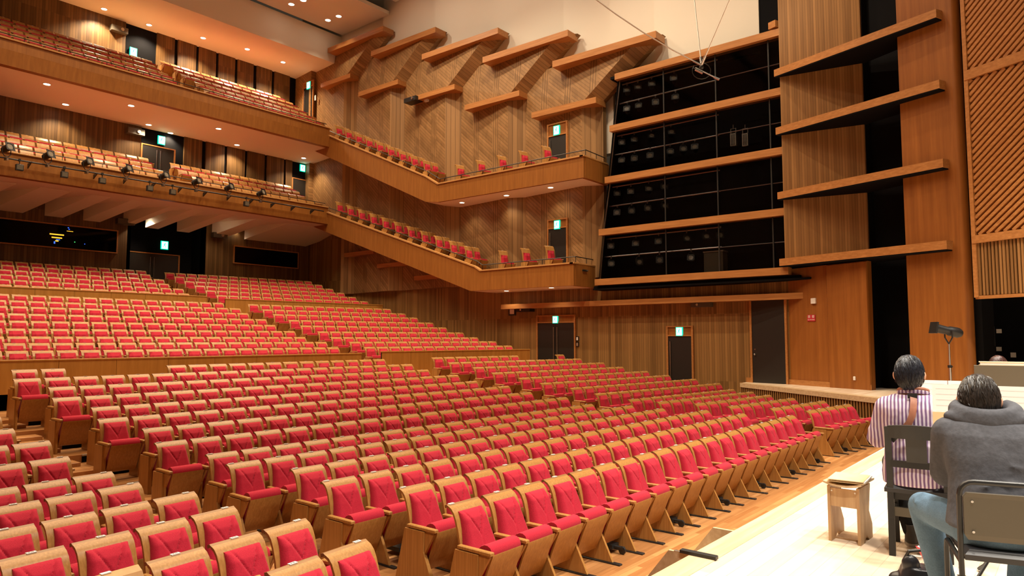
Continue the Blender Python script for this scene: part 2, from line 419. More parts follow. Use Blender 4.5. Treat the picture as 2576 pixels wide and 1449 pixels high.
# ---- ground-floor back wall
BY = 34.6
def wallbox(name, x0, x1, y0, y1, z0, z1, mat, label=None, parent=None):
    m = MB(); m.box(x0, x1, y0, y1, z0, z1); return st(name, m, mat, label, parent)
wallbox('wall_back', -4.2, 13.75, BY, BY + .3, 2.0, 7.5, M['slat_rear_shaded'], 'slatted wood back wall left of the rear entrance')
wallbox('wall_back', 17.25, W + .3, BY, BY + .3, 2.0, 7.5, M['slat_rear_shaded'], 'slatted wood back wall right of the rear entrance')
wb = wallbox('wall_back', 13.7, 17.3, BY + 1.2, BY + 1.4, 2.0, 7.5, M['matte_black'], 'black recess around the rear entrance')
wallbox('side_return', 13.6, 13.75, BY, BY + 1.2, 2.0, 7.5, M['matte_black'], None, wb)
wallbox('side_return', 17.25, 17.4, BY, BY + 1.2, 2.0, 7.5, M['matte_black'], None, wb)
wallbox('recess_floor', 13.7, 17.3, BY, BY + 1.2, 3.4, 3.675, M['hall_floor'], None, wb)

NDOOR = [0]; NWIN = [0]
def door(p, width, height, face, leaves=1, lintel=0.0, label='', bar=True, knob=False, mat='door_black', frame=True):
    """p = bottom centre on the wall face; face '-x' or '-y'"""
    NDOOR[0] += 1
    root = empty('door_%d' % NDOOR[0], p, -math.pi / 2 if face == '-x' else 0.0); root['kind'] = 'structure'; root['label'] = label
    h = height; w2 = width / 2
    if frame:
        for s in (-1, 1):
            m = MB(); a, b = sorted((s * w2, s * (w2 + .07))); m.box(a, b, -0.07, 0.0, 0, h + .05 + lintel); m.build('jamb', M['trim'], root)
        m = MB(); m.box(-w2, w2, -0.07, 0, h, h + .05); m.build('head', M['trim'], root)
        if lintel:
            m = MB(); m.box(-w2, w2, -0.03, 0, h + .05, h + lintel); m.build('lintel_panel', M['smooth'], root)
            m = MB(); m.box(-w2, w2, -0.07, 0, h + lintel, h + lintel + .05); m.build('lintel_head', M['trim'], root)
    lw = width / leaves
    for k in range(leaves):
        x0 = -w2 + k * lw
        m = MB(); m.box(x0 + .006, x0 + lw - .006, -0.045, -0.002, 0.004, h - .006); lf = m.build('leaf', M[mat], root)
        if bar:
            hx = x0 + lw - .09 if k == 0 and leaves > 1 else x0 + .09
            m = MB(); m.tube([(hx, -.075, h * .12), (hx, -.075, h * .92)], 0.016, 8); m.box(hx - .01, hx + .01, -.075, -.045, h * .3, h * .3 + .03); m.box(hx - .01, hx + .01, -.075, -.045, h * .75, h * .75 + .03)
            m.build('pull_bar', M['steel'], lf)
        if knob:
            m = MB(); m.sphere((x0 + .1, -.08, 0.95), .035); m.tube([(x0 + .1, -.045, .95), (x0 + .1, -.08, .95)], .015); m.build('knob', M['steel'], lf, True)
            m = MB(); m.tube([(x0 + .1, -.045, 1.12), (x0 + .1, -.055, 1.12)], .02, 12); m.build('lock', M['steel'], lf)
    return root
door((15.25, BY + 1.19, 3.68), 2.6, 2.02, '-y', 2, 0, 'black double door at the back of the stalls')
door((14.85, BY - .005 if False else 34.59, 8.85), 1.5, 1.95, '-y', 2, 0, 'black double door at the back of the lower balcony')

def window(x0, x1, z0, z1, label, leds=False):
    NWIN[0] += 1
    root = empty('window_%d' % NWIN[0], ((x0 + x1) / 2, BY, z0)); root['kind'] = 'structure'; root['label'] = label
    w2 = (x1 - x0) / 2; h = z1 - z0
    m = MB(); m.box(-w2, w2, -0.02, -0.002, 0, h); m.build('dark_room', M['matte_black'], root)
    m = MB(); m.box(-w2, w2, -0.072, -0.064, 0, h); m.build('pane', M['glass'], root)
    for a in ((-w2 - .05, w2 + .05, -.09, 0, -.05, 0), (-w2 - .05, w2 + .05, -.09, 0, h, h + .05), (-w2 - .05, -w2, -.09, 0, 0, h), (w2, w2 + .05, -.09, 0, 0, h)):
        m = MB(); m.box(*a); m.build('frame', M['trim'], root)
    if leds:
        for (u, v, wd, hh, mt) in ((143, 590, .55, .05, 'led_orange'), (143, 598, .4, .05, 'led_orange'), (143, 606, .12, .05, 'led_orange'), (137, 610, .05, .1, 'led_blue'), (146, 603, .15, .03, 'led_blue'),
                                   (172, 573, .05, .03, 'led_blue'), (174, 577, .05, .03, 'led_blue'), (176, 582, .25, .02, 'led_orange'), (188, 609, .03, .03, 'led_green'), (213, 614, .03, .03, 'led_blue')):
            p = ay(u, v, BY - .04)
            m = MB(); m.box(p.x - wd / 2 - root.location.x, p.x + wd / 2 - root.location.x, -.05, -.04, p.z - z0 - hh / 2, p.z - z0 + hh / 2); m.build('indicator_light', M[mt], root)
M['glass'] = new_mat('dark_pane', (0.0, 0.0, 0.0), 0.03, spec=0.5)
t = NT(M['glass']); tr = t.add('ShaderNodeBsdfTransparent'); gl = t.add('ShaderNodeBsdfGlossy'); gl.inputs['Roughness'].default_value = 0.02
fr_ = t.add('ShaderNodeFresnel'); fr_.inputs['IOR'].default_value = 1.18; mx = t.add('ShaderNodeMixShader')
t.link(fr_.outputs[0], mx.inputs[0]); t.link(tr.outputs[0], mx.inputs[1]); t.link(gl.outputs[0], mx.inputs[2])
t.link(mx.outputs[0], t.n['Material Output'].inputs[0])
tr.inputs[0].default_value = (0.75, 0.75, 0.75, 1)
for nm, c in (('led_orange', (1, .45, .03)), ('led_blue', (.05, .15, 1)), ('led_green', (.1, 1, .2))): M[nm] = new_mat(nm, c, .5, emit=c, estr=2.5)
window(4.5, 13.12, 5.47, 6.45, 'long dark control room window with small indicator lights', True)
window(18.93, 22.76, 5.50, 6.35, 'shorter dark window near the right corner of the stalls')

# ---- right side wall: upright boarding below, pleated diagonal boarding above
mb = MB()
mb.prism([(8.9, -1.3), (34.9, -1.3), (34.9, 9.0), (30.9, 7.8), (20.1, 3.95), (14.5, 3.95), (14.5, 3.74), (8.9, 3.74)], W, W + .3, 'x')
wr = st('wall_right', mb, M['slat'], 'upright wood boarding of the lower side wall')
bE = [34.25, 30.3, 26.4, 22.4, 18.5, 14.6]
zM = [15.85, 14.6, 13.4, 12.2, 11.03]
zT = [17.75, 16.6, 15.4, 14.2, 13.05]
slope_line = [(31.7, 12.3), (23.13, 8.4), (22.35, 8.05), (14.4, 8.05)]
wu = empty('wall_right', (0, 0, 0)); wu['kind'] = 'structure'; wu['label'] = 'pleated side wall with diagonal wood boarding above the balconies'
RET = .75
def facet(poly, near, far, mat='diag', shift=None, name='wall_panel'):
    # poly in (y,z); x follows the pleat: a long face, then a short return at the stage end
    m = MB(); vs = []
    for (y, z) in poly:
        q = y - near - (shift(z) if shift else 0.0)
        x = W - .05 - .40 * max(0.0, q) / RET if q <= RET + 1e-4 else W - .45 + .33 * min(1.15, (q - RET) / (far - near - RET))
        vs.append((x, y, z))
    n = len(vs); back = [(W + .2, p[1], p[2]) for p in vs]
    m.add(vs + back, [tuple(range(n)), tuple(range(2 * n - 1, n - 1, -1))] + [(i, n + i, n + (i + 1) % n, (i + 1) % n) for i in range(n)])
    me = m.mesh(name, M[mat]); bm = bmesh.new(); bm.from_mesh(me); bmesh.ops.recalc_face_normals(bm, faces=bm.faces); bm.to_mesh(me); bm.free()
    return link(name, me, wu)
for k in range(5):
    far, near = bE[k], bE[k + 1]; zb = 3.9 if k else 7.5; nr = near + RET
    facet([(far, zb), (nr, zb), (nr, zM[k]), (far, zM[k])], near, far)
    facet([(nr, 3.9), (near, 3.9), (near, zM[k]), (nr, zM[k])], near, far, 'band')
    zup = zM[k - 1] if k else 17.1
    sh = lambda z, zz=zM[k]: -2.7 * (z - zz) / 2.0
    facet([(far, zM[k]), (nr, zM[k]), (nr - 2.7, zT[k]), (far - 1.08, zT[k]), (far, min(zup, zT[k] - .05))], near, far, 'diag', sh)
    facet([(nr, zM[k]), (near, zM[k]), (near - 2.7, zT[k]), (nr - 2.7, zT[k])], near, far, 'band', sh)
facet([(36.2, 7.5), (bE[0], 7.5), (bE[0], 18.9), (36.2, 18.9)], 33.6, 37)
# ledges on the pleats
def ledge(name, far, near, z, xf0, xf1, th, label, xw=W + .1, mat='trim'):
    m = MB(); m.prism([(xw, far), (xf0, far), (xf1, near), (xw, near)], z - th, z)
    o = m.build(name, M[mat]); o['kind'] = 'structure'; o['label'] = label; return o
NTR = [0]
def tname(): NTR[0] += 1; return 'trim_%d' % NTR[0]
for k, (a, b, z) in enumerate(((32.2, 27.6, 17.8), (28.4, 23.7, 16.6), (24.5, 19.7, 15.4), (20.5, 15.9, 14.2), (16.6, 11.9, 13.0))):
    ledge(tname(), a, b, z, 22.85, 22.98, .27, 'long wooden ledge high on the side wall, %s from the back of the hall' % ORD[k + 1])
for k, (a, b, z) in enumerate(((32.8, 30.25, 15.9), (29.4, 26.35, 14.62), (25.5, 22.35, 13.42), (21.6, 18.45, 12.22), (17.7, 14.55, 11.05))):
    ledge(tname(), a, b, z, 22.85, 22.95, .24, 'shorter wooden ledge below the top ledges, %s from the back of the hall' % ORD[k + 1])
for k, (a, b, z) in enumerate(((30.7, 28.3, 6.08), (27.95, 25.5, 5.3), (25.15, 22.8, 4.52))):
    ledge(tname(), a, b, z, 23.08, 23.1, .2, 'small wooden ledge on the wall below the lower side balcony, %s from the back' % ORD[k + 1])
ledge(tname(), 19.6, 6.5, 2.96, 23.1, 23.1, .2, 'long wooden ledge above the side doors')
# cream upper wall
cw = empty('wall_right', (0, 0, 0)); cw['kind'] = 'structure'; cw['label'] = 'cream plaster upper side wall'
ys = [36.2, 32.6, 28.6, 24.6, 20.6, 16.7, 14.4, 12.4, 8.42]
for k in range(8):
    m = MB(); a, b = ys[k], ys[k + 1]
    m.prism([(W + .22, a), (W + .44, b), (W + .8, b), (W + .8, a)], 9.0 if k < 6 else 11.6, 22.0); m.build('wall_panel', M['cream'], cw)
m = MB(); m.box(W + .5, W + .8, 2.0, 8.42, 3.7, 22.0); m.build('dark_panel', M['matte_black'], cw)

# ---- tiers
def tier(name, RY, RZ, front_z, top_z, split, back_y, lab):
    root = empty(name, (0, 0, 0)); root['kind'] = 'structure'; root['label'] = lab
    m = MB(); m.box(-4.2, W, 30.85, back_y, front_z, front_z + .12); m.build('soffit', M['soffit'], root)
    fr = [30.75] + [y - .8 for y in RY[1:]] + [back_y]
    for i in range(len(RY)):
        m = MB(); m.box(-4.2, W, fr[i], fr[i + 1], front_z + .12, RZ[i] - SEAT_H); m.build('tread', M['hall_floor'], root)
    m = MB(); m.box(-4.2, 21.95, 30.62, 30.74, split, top_z - .05); m.build('parapet', M['parapet'], root)
    m = MB(); m.prism([(30.50, split), (30.86, split), (30.86, front_z), (30.56, front_z)], -4.2, 21.95, 'x'); m.build('fascia', M['parapet'], root)
    m = MB(); m.bbox(-4.2, 21.95, 30.56, 30.80, top_z - .05, top_z, .008); m.build('cap_rail', M['cap_rail'], root)
    m = MB(); m.tube([(-4.0, 30.68, top_z + .17), (21.8, 30.68, top_z + .17)], .018, 6)
    x = -3.5
    while x < 21.8: m.tube([(x, 30.68, top_z - .01), (x, 30.68, top_z + .17)], .012, 6); x += 1.45
    m.build('hand_rail', M['black'], root)
    return root
tier1 = tier('lower_balcony', T1Y, T1Z, 7.5, 8.43, 7.84, BY + .1, 'lower rear balcony with wooden front')
tier2 = tier('upper_balcony', T2Y, T2Z, 11.64, 12.70, 12.22, 36.1, 'upper rear balcony with wooden front')
# wedge blocks under the lower balcony
for k, (a, b) in enumerate(((6.4, 7.5), (8.3, 9.4), (10.2, 10.9), (11.7, 12.4), (13.4, 13.75), (14.4, 15.0), (15.9, 16.5), (17.7, 18.5), (19.5, 23.3))):
    m = MB()
    vs = [(a, BY, 6.80), (b, BY, 6.80), (b + .9, 31.9, 7.49), (a + .9, 31.9, 7.49), (a, BY, 7.5), (b, BY, 7.5), (b + .9, 31.9, 7.5), (a + .9, 31.9, 7.5)]
    m.add(vs, [(0, 3, 2, 1), (4, 5, 6, 7), (0, 1, 5, 4), (1, 2, 6, 5), (2, 3, 7, 6), (3, 0, 4, 7)]); m.build('soffit_wedge', M['soffit'], tier1)
# upper back walls
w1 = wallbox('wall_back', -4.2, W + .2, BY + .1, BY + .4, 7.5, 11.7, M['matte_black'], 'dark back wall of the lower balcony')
wallbox('board_panel', -4.2, 14.05, BY, BY + .1, 8.5, 11.66, M['slat_rear_shaded'], None, w1)
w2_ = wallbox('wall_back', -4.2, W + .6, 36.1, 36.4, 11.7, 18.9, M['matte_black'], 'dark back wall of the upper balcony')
wallbox('board_panel', -4.2, 13.7, 36.0, 36.1, 12.5, 17.12, M['slat_rear_shaded'], None, w2_)
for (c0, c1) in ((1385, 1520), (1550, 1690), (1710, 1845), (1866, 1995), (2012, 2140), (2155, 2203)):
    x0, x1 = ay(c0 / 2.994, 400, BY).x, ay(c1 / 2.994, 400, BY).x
    wallbox('board_panel', x0, x1, BY, BY + .1, 8.5, 11.66, M['slat_rear_shaded'], None, w1)
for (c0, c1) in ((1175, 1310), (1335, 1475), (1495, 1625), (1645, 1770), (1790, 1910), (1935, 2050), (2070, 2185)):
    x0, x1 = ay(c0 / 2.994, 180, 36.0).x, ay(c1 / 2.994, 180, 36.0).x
    wallbox('board_panel', x0, x1, 36.0, 36.1, 12.5, 17.12, M['slat_rear_shaded'], None, w2_)
# ceiling over the upper balcony and the ceiling clouds
m = MB(); m.box(-4.2, W + .3, 32.3, 36.3, 17.12, 18.8); ce = st('ceiling', m, M['cream'], 'cream bulkhead over the upper balcony')
for (y0, y1, z) in ((28.1, 32.15, 18.85), (22.6, 27.6, 19.4), (16.8, 22.0, 19.6), (10.6, 16.2, 19.6), (4.4, 10.0, 19.2)):
    m = MB(); m.box(-4.2, W + .2, y0, y1, z, z + .2); m.build('ceiling_panel', M['cream'], ce)
m = MB(); m.box(-6, W + 1.2, -14, 36.5, 21.4, 21.7); st('ceiling', m, M['matte_black'], 'dark void above the ceiling panels')
m = MB(); m.box(-4.5, -4.2, 2.0, 36.4, -1.3, 21.5); st('wall_left', m, M['slat'], 'wood boarding of the far left wall')
m = MB(); m.box(-6, 30, -14.3, -14, -1, 21.5); st('wall_stage', m, M['smooth'], 'wooden wall behind the stage')

# ---- side balconies stepping down along the wall
def side_balcony(name, top, bot, endy, lab, hr):
    root = empty(name, (0, 0, 0)); root['kind'] = 'structure'; root['label'] = lab
    m = MB(); m.prism(top + bot, 21.9, 22.02, 'x'); m.build('parapet', M['parapet'], root)
    fl_top = [(y, z - (.62 if i < 2 else .33)) for i, (y, z) in enumerate(top)]
    m = MB(); m.prism([(p[0], p[1] + .12) for p in fl_top] + [(p[0], p[1] + .1) for p in bot], 22.02, W + .1, 'x'); m.build('deck', M['hall_floor'], root)
    m = MB(); m.prism([(p[0], p[1] + .1) for p in reversed(bot)] + [(p[0], p[1]) for p in bot], 22.02, W + .1, 'x'); m.build('soffit', M['soffit'], root)
    zt, zb = top[-1][1], bot[0][1]
    m = MB(); m.box(22.02, W + .1, endy - .03, endy + .12, zb - .004, zt); m.build('end_panel', M['parapet'], root)
    for i in range(len(top) - 1):
        (ya, za), (yb, zb_) = top[i], top[i + 1]
        m = MB(); m.add([(21.86, ya, za), (22.08, ya, za), (22.08, yb, zb_), (21.86, yb, zb_), (21.86, ya, za + .06), (22.08, ya, za + .06), (22.08, yb, zb_ + .06), (21.86, yb, zb_ + .06)],
                        [(0, 1, 2, 3), (7, 6, 5, 4), (0, 4, 5, 1), (1, 5, 6, 2), (2, 6, 7, 3), (3, 7, 4, 0)]); m.build('cap_rail', M['cap_rail'], root)
    m = MB(); m.bbox(21.86, W, endy - .04, endy + .16, zt, zt + .06, .006); m.build('cap_rail', M['cap_rail'], root)
    pts = [(22.05, y, z + .06 + hr) for y, z in top] + [(W - .05, endy + .06, zt + .06 + hr)]
    m = MB(); m.tube(pts, .02, 6)
    for i in range(len(top) - 1):
        (ya, za), (yb, zb_) = top[i], top[i + 1]; n = max(1, int(abs(yb - ya) / 1.25))
        for k in range(n + 1):
            f = k / n; y = ya + (yb - ya) * f; z = za + (zb_ - za) * f; m.tube([(22.05, y, z + .05), (22.05, y, z + .06 + hr)], .013, 6)
    m.tube([(22.9, endy + .06, zt + .05), (22.9, endy + .06, zt + .06 + hr)], .013, 6)
    m.build('hand_rail', M['black'], root)
    return root
side1 = side_balcony('side_balcony', [(30.9, 8.2), (20.06, 4.53), (19.74, 4.34), (14.95, 4.34)], [(14.95, 3.5), (19.74, 3.52), (20.29, 3.52), (32.4, 7.69)], 14.95, 'lower side balcony stepping down to a box', .22)
side2 = side_balcony('side_balcony', [(31.7, 12.72), (23.13, 8.91), (22.35, 8.45), (14.46, 8.42)], [(14.46, 7.6), (22.32, 7.64), (23.12, 7.75), (33.3, 12.3)], 14.46, 'upper side balcony stepping down to a box', .22)

# ---- side doors
door((W, 17.0, -0.085), 1.86, 2.22, '-x', 2, .28, 'black double door in the side wall at the cross aisle')
door((W, 11.43, -0.75), .92, 2.32, '-x', 1, .33, 'narrow black door in the side wall under a lit exit sign')
door((W - .37, 16.6, 8.2), .9, 1.72, '-x', 1, .5, 'black door at the back of the upper side box')
door((W - .37, 16.62, 4.12), .9, 1.9, '-x', 1, .35, 'black door at the back of the lower side box')
door((W - .33, 34.55, 14.2), .9, 2.0, '-x', 1, .3, 'dark door in the corner of the upper balcony')
door((22.95, 34.69, 8.9), 1.1, 1.75, '-y', 1, 0, 'dark door in the right corner of the lower balcony', bar=False)

# ---- lighting tower: dark glazed bays between wooden rails
tw = empty('lighting_tower', (0, 0, 0)); tw['kind'] = 'structure'; tw['label'] = 'lighting tower of dark glazed bays between wooden rails'
TX = 22.9
lev = [(ax(1500, 703, TX).z, ax(1500, 703, TX).y), (ax(1510, 578, TX).z, ax(1510, 578, TX).y), (ax(1525, 447, TX).z, ax(1525, 447, TX).y), (ax(1537, 318, TX).z, ax(1537, 318, TX).y), (ax(1550, 188, TX).z, ax(1550, 188, TX).y)]
TN = 7.25
for z, y in lev:
    m = MB(); m.box(TX - .12, TX + .25, TN, y, z - .24, z); m.build('rail', M['trim'], tw)
for i in range(4):
    (z0, y0), (z1, y1) = lev[i], lev[i + 1]
    cols = [TN, 7.75, 9.6, 11.6, None]
    for c in range(4):
        ya = cols[c]; yb0 = cols[c + 1] or y0 - .05; yb1 = cols[c + 1] or y1 - .05
        m = MB(); m.add([(TX + .05, ya, z0), (TX + .05, yb0, z0), (TX + .05, yb1, z1 - .24), (TX + .05, ya, z1 - .24), (TX + .062, ya, z0), (TX + .062, yb0, z0), (TX + .062, yb1, z1 - .24), (TX + .062, ya, z1 - .24)],
                        [(0, 3, 2, 1), (4, 5, 6, 7), (0, 1, 5, 4), (1, 2, 6, 5), (2, 3, 7, 6), (3, 0, 4, 7)]); m.build('pane', M['glass'], tw)
        if cols[c + 1]:
            m = MB(); m.box(TX + .02, TX + .07, yb0 - .02, yb0 + .02, z0, z1 - .24); m.build('mullion', M['door_black'], tw)
    zm = (z0 + z1 - .24) / 2; ym = (y0 + y1) / 2
    m = MB(); m.tube([(TX + .3, 9.62, zm + .04), (TX + .3, ym - .1, zm + .04)], .03, 8); m.build('lamp_pipe', M['pipe_grey'] if 'pipe_grey' in M else M['steel'], tw)
    m = MB(); m.tube([(TX + .3, 9.62, z1 - .34), (TX + .3, y1 - .1, z1 - .34)], .03, 8); m.build('lamp_pipe', M['steel'], tw)
    m = MB(); m.tube([(TX + .08, TN, zm), (TX + .08, 9.6, zm)], .018, 6); m.build('glazing_bar', M['steel'], tw)
    m = MB(); m.tube([(TX + .1, y0 - .12, z0), (TX + .1, y1 - .12, z1 - .24)], .03, 8); m.build('edge_post', M['steel'], tw)
m = MB(); m.box(TX + 1.3, TX + 1.45, TN - .2, 14.5, 3.55, 11.7); m.build('back_panel', M['matte_black'], tw)
m = MB(); m.prism([(lev[0][1] - .06, 3.5), (lev[0][1] - .02, 3.5), (lev[4][1] - .02, 11.7), (lev[4][1] - .06, 11.7)], TX + .1, TX + 1.4, 'x'); m.build('side_panel', M['matte_black'], tw)
m = MB(); m.box(TX + .1, TX + 1.4, TN - .3, 14.75, 3.42, 3.52); m.build('floor_panel', M['matte_black'], tw)
m = MB(); m.box(TX + .1, TX + 1.4, TN - .3, 13.9, 11.6, 11.7); m.build('top_panel', M['matte_black'], tw)

# ---- splayed proscenium wall with fins
pw = empty('wall_proscenium', (0, 0, 0)); pw['kind'] = 'structure'; pw['label'] = 'splayed proscenium wall with slatted panels, black gap and smooth wood pier'
D = Vector((.335, .942, 0)).normalized(); Nn = Vector((D.y, -D.x, 0))   # Nn points away from the hall
PB = Vector((23.02, 7.25, 0))
def sp(t, off=0.0): p = PB + D * t + Nn * off; return (p.x, p.y)
def splay_prism(t0, t1, o0, o1, z0, z1, name, mat, parent=pw):
    m = MB(); m.prism([sp(t0, o0), sp(t1, o0), sp(t1, o1), sp(t0, o1)], z0, z1); return m.build(name, M[mat], parent)
FZ = [4.06, 6.23, 8.36, 10.30]
zz = [3.7] + FZ[1:] + [14.5]
for i in range(4):
    m = MB(); m.prism([sp(-.03, -.30), sp(-2.1, .90), sp(-2.1, 1.1), sp(-.03, -.1)], zz[i] if i else FZ[0] - .2, zz[i + 1]); m.build('slat_panel', M['slat_fin'], pw)
splay_prism(-3.8, -2.0, 1.25, 1.4, 0, 14.5, 'dark_gap', 'matte_black')
splay_prism(-2.12, -2.0, 0.95, 1.3, 0, 14.5, 'dark_gap_cheek', 'matte_black')
splay_prism(-5.15, -3.74, 0, .9, 0.0, 14.5, 'pier', 'smooth')
m = MB(); c = sp(-5.15, .16); m.tube([(c[0], c[1], 0.0), (c[0], c[1], 14.5)], .165, 20); m.build('pier_edge', M['smooth'], pw, True)
m = MB(); m.prism([sp(-5.2, .3), sp(-5.2, .9), sp(-5.45, .9), sp(-5.45, .3)], 0, 14.5); m.build('dark_gap', M['matte_black'], pw)
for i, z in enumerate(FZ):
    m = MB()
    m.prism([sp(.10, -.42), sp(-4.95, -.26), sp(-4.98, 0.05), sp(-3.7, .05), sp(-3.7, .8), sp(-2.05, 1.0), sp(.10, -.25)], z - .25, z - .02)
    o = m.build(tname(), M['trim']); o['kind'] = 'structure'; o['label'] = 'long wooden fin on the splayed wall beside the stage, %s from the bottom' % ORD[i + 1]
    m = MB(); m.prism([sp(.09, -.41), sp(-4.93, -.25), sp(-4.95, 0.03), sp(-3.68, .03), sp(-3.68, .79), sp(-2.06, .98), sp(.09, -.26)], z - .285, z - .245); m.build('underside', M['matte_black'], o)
m = MB(); m.prism([sp(.33, -.35), sp(0.05, -.35), sp(0.05, .3), sp(.33, .3)], 11.75, 11.98); o = m.build(tname(), M['trim']); o['kind'] = 'structure'; o['label'] = 'short stub of wooden ledge at the top left of the splayed wall'
# lower recess wall between the side wall and the black gap
low = [(W, 9.0), (23.35, 7.45), (22.72, 6.1), (22.15, 4.80)]
lowm = ['slat', 'smooth', 'smooth']
wl = empty('wall_stage_side', (0, 0, 0)); wl['kind'] = 'structure'; wl['label'] = 'recessed wood wall beside the side stage'
for i in range(3):
    a, b = low[i], low[i + 1]
    m = MB(); m.prism([a, b, (b[0] + .25, b[1] - .05), (a[0] + .25, a[1] - .05)], -.02, 3.75); m.build('wall_panel', M[lowm[i]], wl)
m = MB(); m.prism([(22.72, 6.1), (22.15, 4.80), (22.10, 4.83), (22.62, 6.06)], 0, 3.72); m.build('wall_panel', M['smooth'], wl)
for i in range(3):
    a, b = low[i], low[i + 1]; m = MB(); m.prism([(a[0] - .05, a[1]), (b[0] - .05, b[1]), (b[0] + .05, b[1]), (a[0] + .05, a[1])], 0, .16); m.build('skirting', M['trim'], wl)
m = MB(); m.box(TX - .05, W + .5, 6.6, 14.7, 3.36, 3.42); m.build('soffit', M['matte_black'], wl)
dd = math.atan2(low[1][1] - low[0][1], low[1][0] - low[0][0])
o = door((23.46, 8.15, 0.0), 1.18, 2.8, '-x', 1, 0, 'tall black stage door beside the side stage', bar=False, knob=True)
o.rotation_euler = (0, 0, dd); o.location = (23.44, 8.15, 0)

# ---- orchestra shell panel and dark wings on the far side of the stage
sh = empty('shell_panel', (0, 0, 0)); sh['kind'] = 'structure'; sh['label'] = 'orchestra shell side panel with diagonal slats in a wood frame'
S0 = Vector((20.75, 2.02, 0)); SD = Vector((-.47, -.883, 0)); SN = Vector((.883, -.47, 0))
def spt(t, z, off=0.0): p = S0 + SD * t + SN * off; return (p.x, p.y, z)
def shell_bar(t0, z0, t1, z1, wd, dp, name, mat, off=0.0):
    a, b = Vector((t0, z0)), Vector((t1, z1)); d = (b - a).normalized(); n = Vector((-d.y, d.x)) * wd / 2
    c = [a + n, b + n, b - n, a - n]; m = MB()
    vs = [spt(p.x, p.y, off - dp) for p in c] + [spt(p.x, p.y, off) for p in c]
    m.add(vs, [(0, 1, 2, 3), (7, 6, 5, 4), (0, 4, 5, 1), (1, 5, 6, 2), (2, 6, 7, 3), (3, 7, 4, 0)])
    me = m.mesh(name, M[mat]); bm = bmesh.new(); bm.from_mesh(me); bmesh.ops.recalc_face_normals(bm, faces=bm.faces); bm.to_mesh(me); bm.free()
    return link(name, me, sh)
shell_bar(0, 7.3, 5.0, 7.3, 9.6, .04, 'backing', 'smooth', .06)
for z, wd in ((3.95, .2), (8.15, .24), (12.2, .24)): shell_bar(0, z, 5.0, z, wd, .12, 'frame_rail', 'trim')
shell_bar(.03, 2.5, .03, 12.1, .10, .10, 'frame_stile', 'trim')
shell_bar(0, 2.5, 5.0, 2.5, .08, .08, 'frame_rail', 'trim')
for k in range(0, 40):
    t = .12 + k * .085
    if t < 3.4: shell_bar(t, 2.55, t, 3.85, .05, .06, 'slat', 'slat_fin')
for (za, zb) in ((4.06, 8.02), (8.28, 12.05)):
    s = 0.82; k = za - 2.6
    while k < zb:
        # slats rise away from the pier edge
        t0, t1 = .08, 3.2; z0, z1 = k + s * t0, k + s * t1
        if z0 < za: t0 += (za - z0) / s; z0 = za
        if z1 > zb: t1 -= (z1 - zb) / s; z1 = zb
        if t1 - t0 > .05: shell_bar(t0, z0, t1, z1, .075, .07, 'slat', 'trim')
        k += .165
m = MB(); m.box(24.8, 25.0, -14, 3.2, -.02, 16); st('wall_wing', m, M['matte_black'], 'dark wing wall beyond the orchestra shell')

# ================================================================== SEATS
# local axes: x along the row, y towards the back of the hall, z up; y = 0 at the crest of the back
BACK = [(-.215, .30), (-.20, .42), (-.172, .56), (-.140, .70), (-.108, .80), (-.078, .862), (-.042, .900), (-.005, .918)]
def seat_back(res=1):
    m = MB(); w2 = .222; th = .022; P = BACK if res else BACK[::2] + [BACK[-1]]
    rg = []
    for i, (y, z) in enumerate(P):
        a = P[max(i - 1, 0)]; b = P[min(i + 1, len(P) - 1)]; d = Vector((b[0] - a[0], b[1] - a[1])).normalized(); n = Vector((d.y, -d.x))  # to the back
        rg.append([(-w2, y, z), (w2, y, z), (w2, y + n.x * th, z + n.y * th), (-w2, y + n.x * th, z + n.y * th)])
    m.rings(rg); return m
def seat_cap():
    m = MB(); w2 = .224; y, z = BACK[-1]
    m.prism([(y - .006, z - .004), (y + .022, z + .012), (y + .05, z + .004), (y + .046, z - .024), (y + .012, z - .012)], -w2, w2, 'x'); return m
def seat_plate():
    m = MB(); m.box(-.034, .034, .006, .036, .927, .9335); return m
def seat_plate_mark():
    m = MB(); m.box(-.018, -.008, .014, .027, .9335, .9342); m.box(-.002, .02, .016, .025, .9335, .9342); return m
def back_y(z):
    for (y0, z0), (y1, z1) in zip(BACK, BACK[1:]):
        if z0 <= z <= z1: return y0 + (y1 - y0) * (z - z0) / (z1 - z0)
    return BACK[0][0] if z < BACK[0][1] else BACK[-1][0]
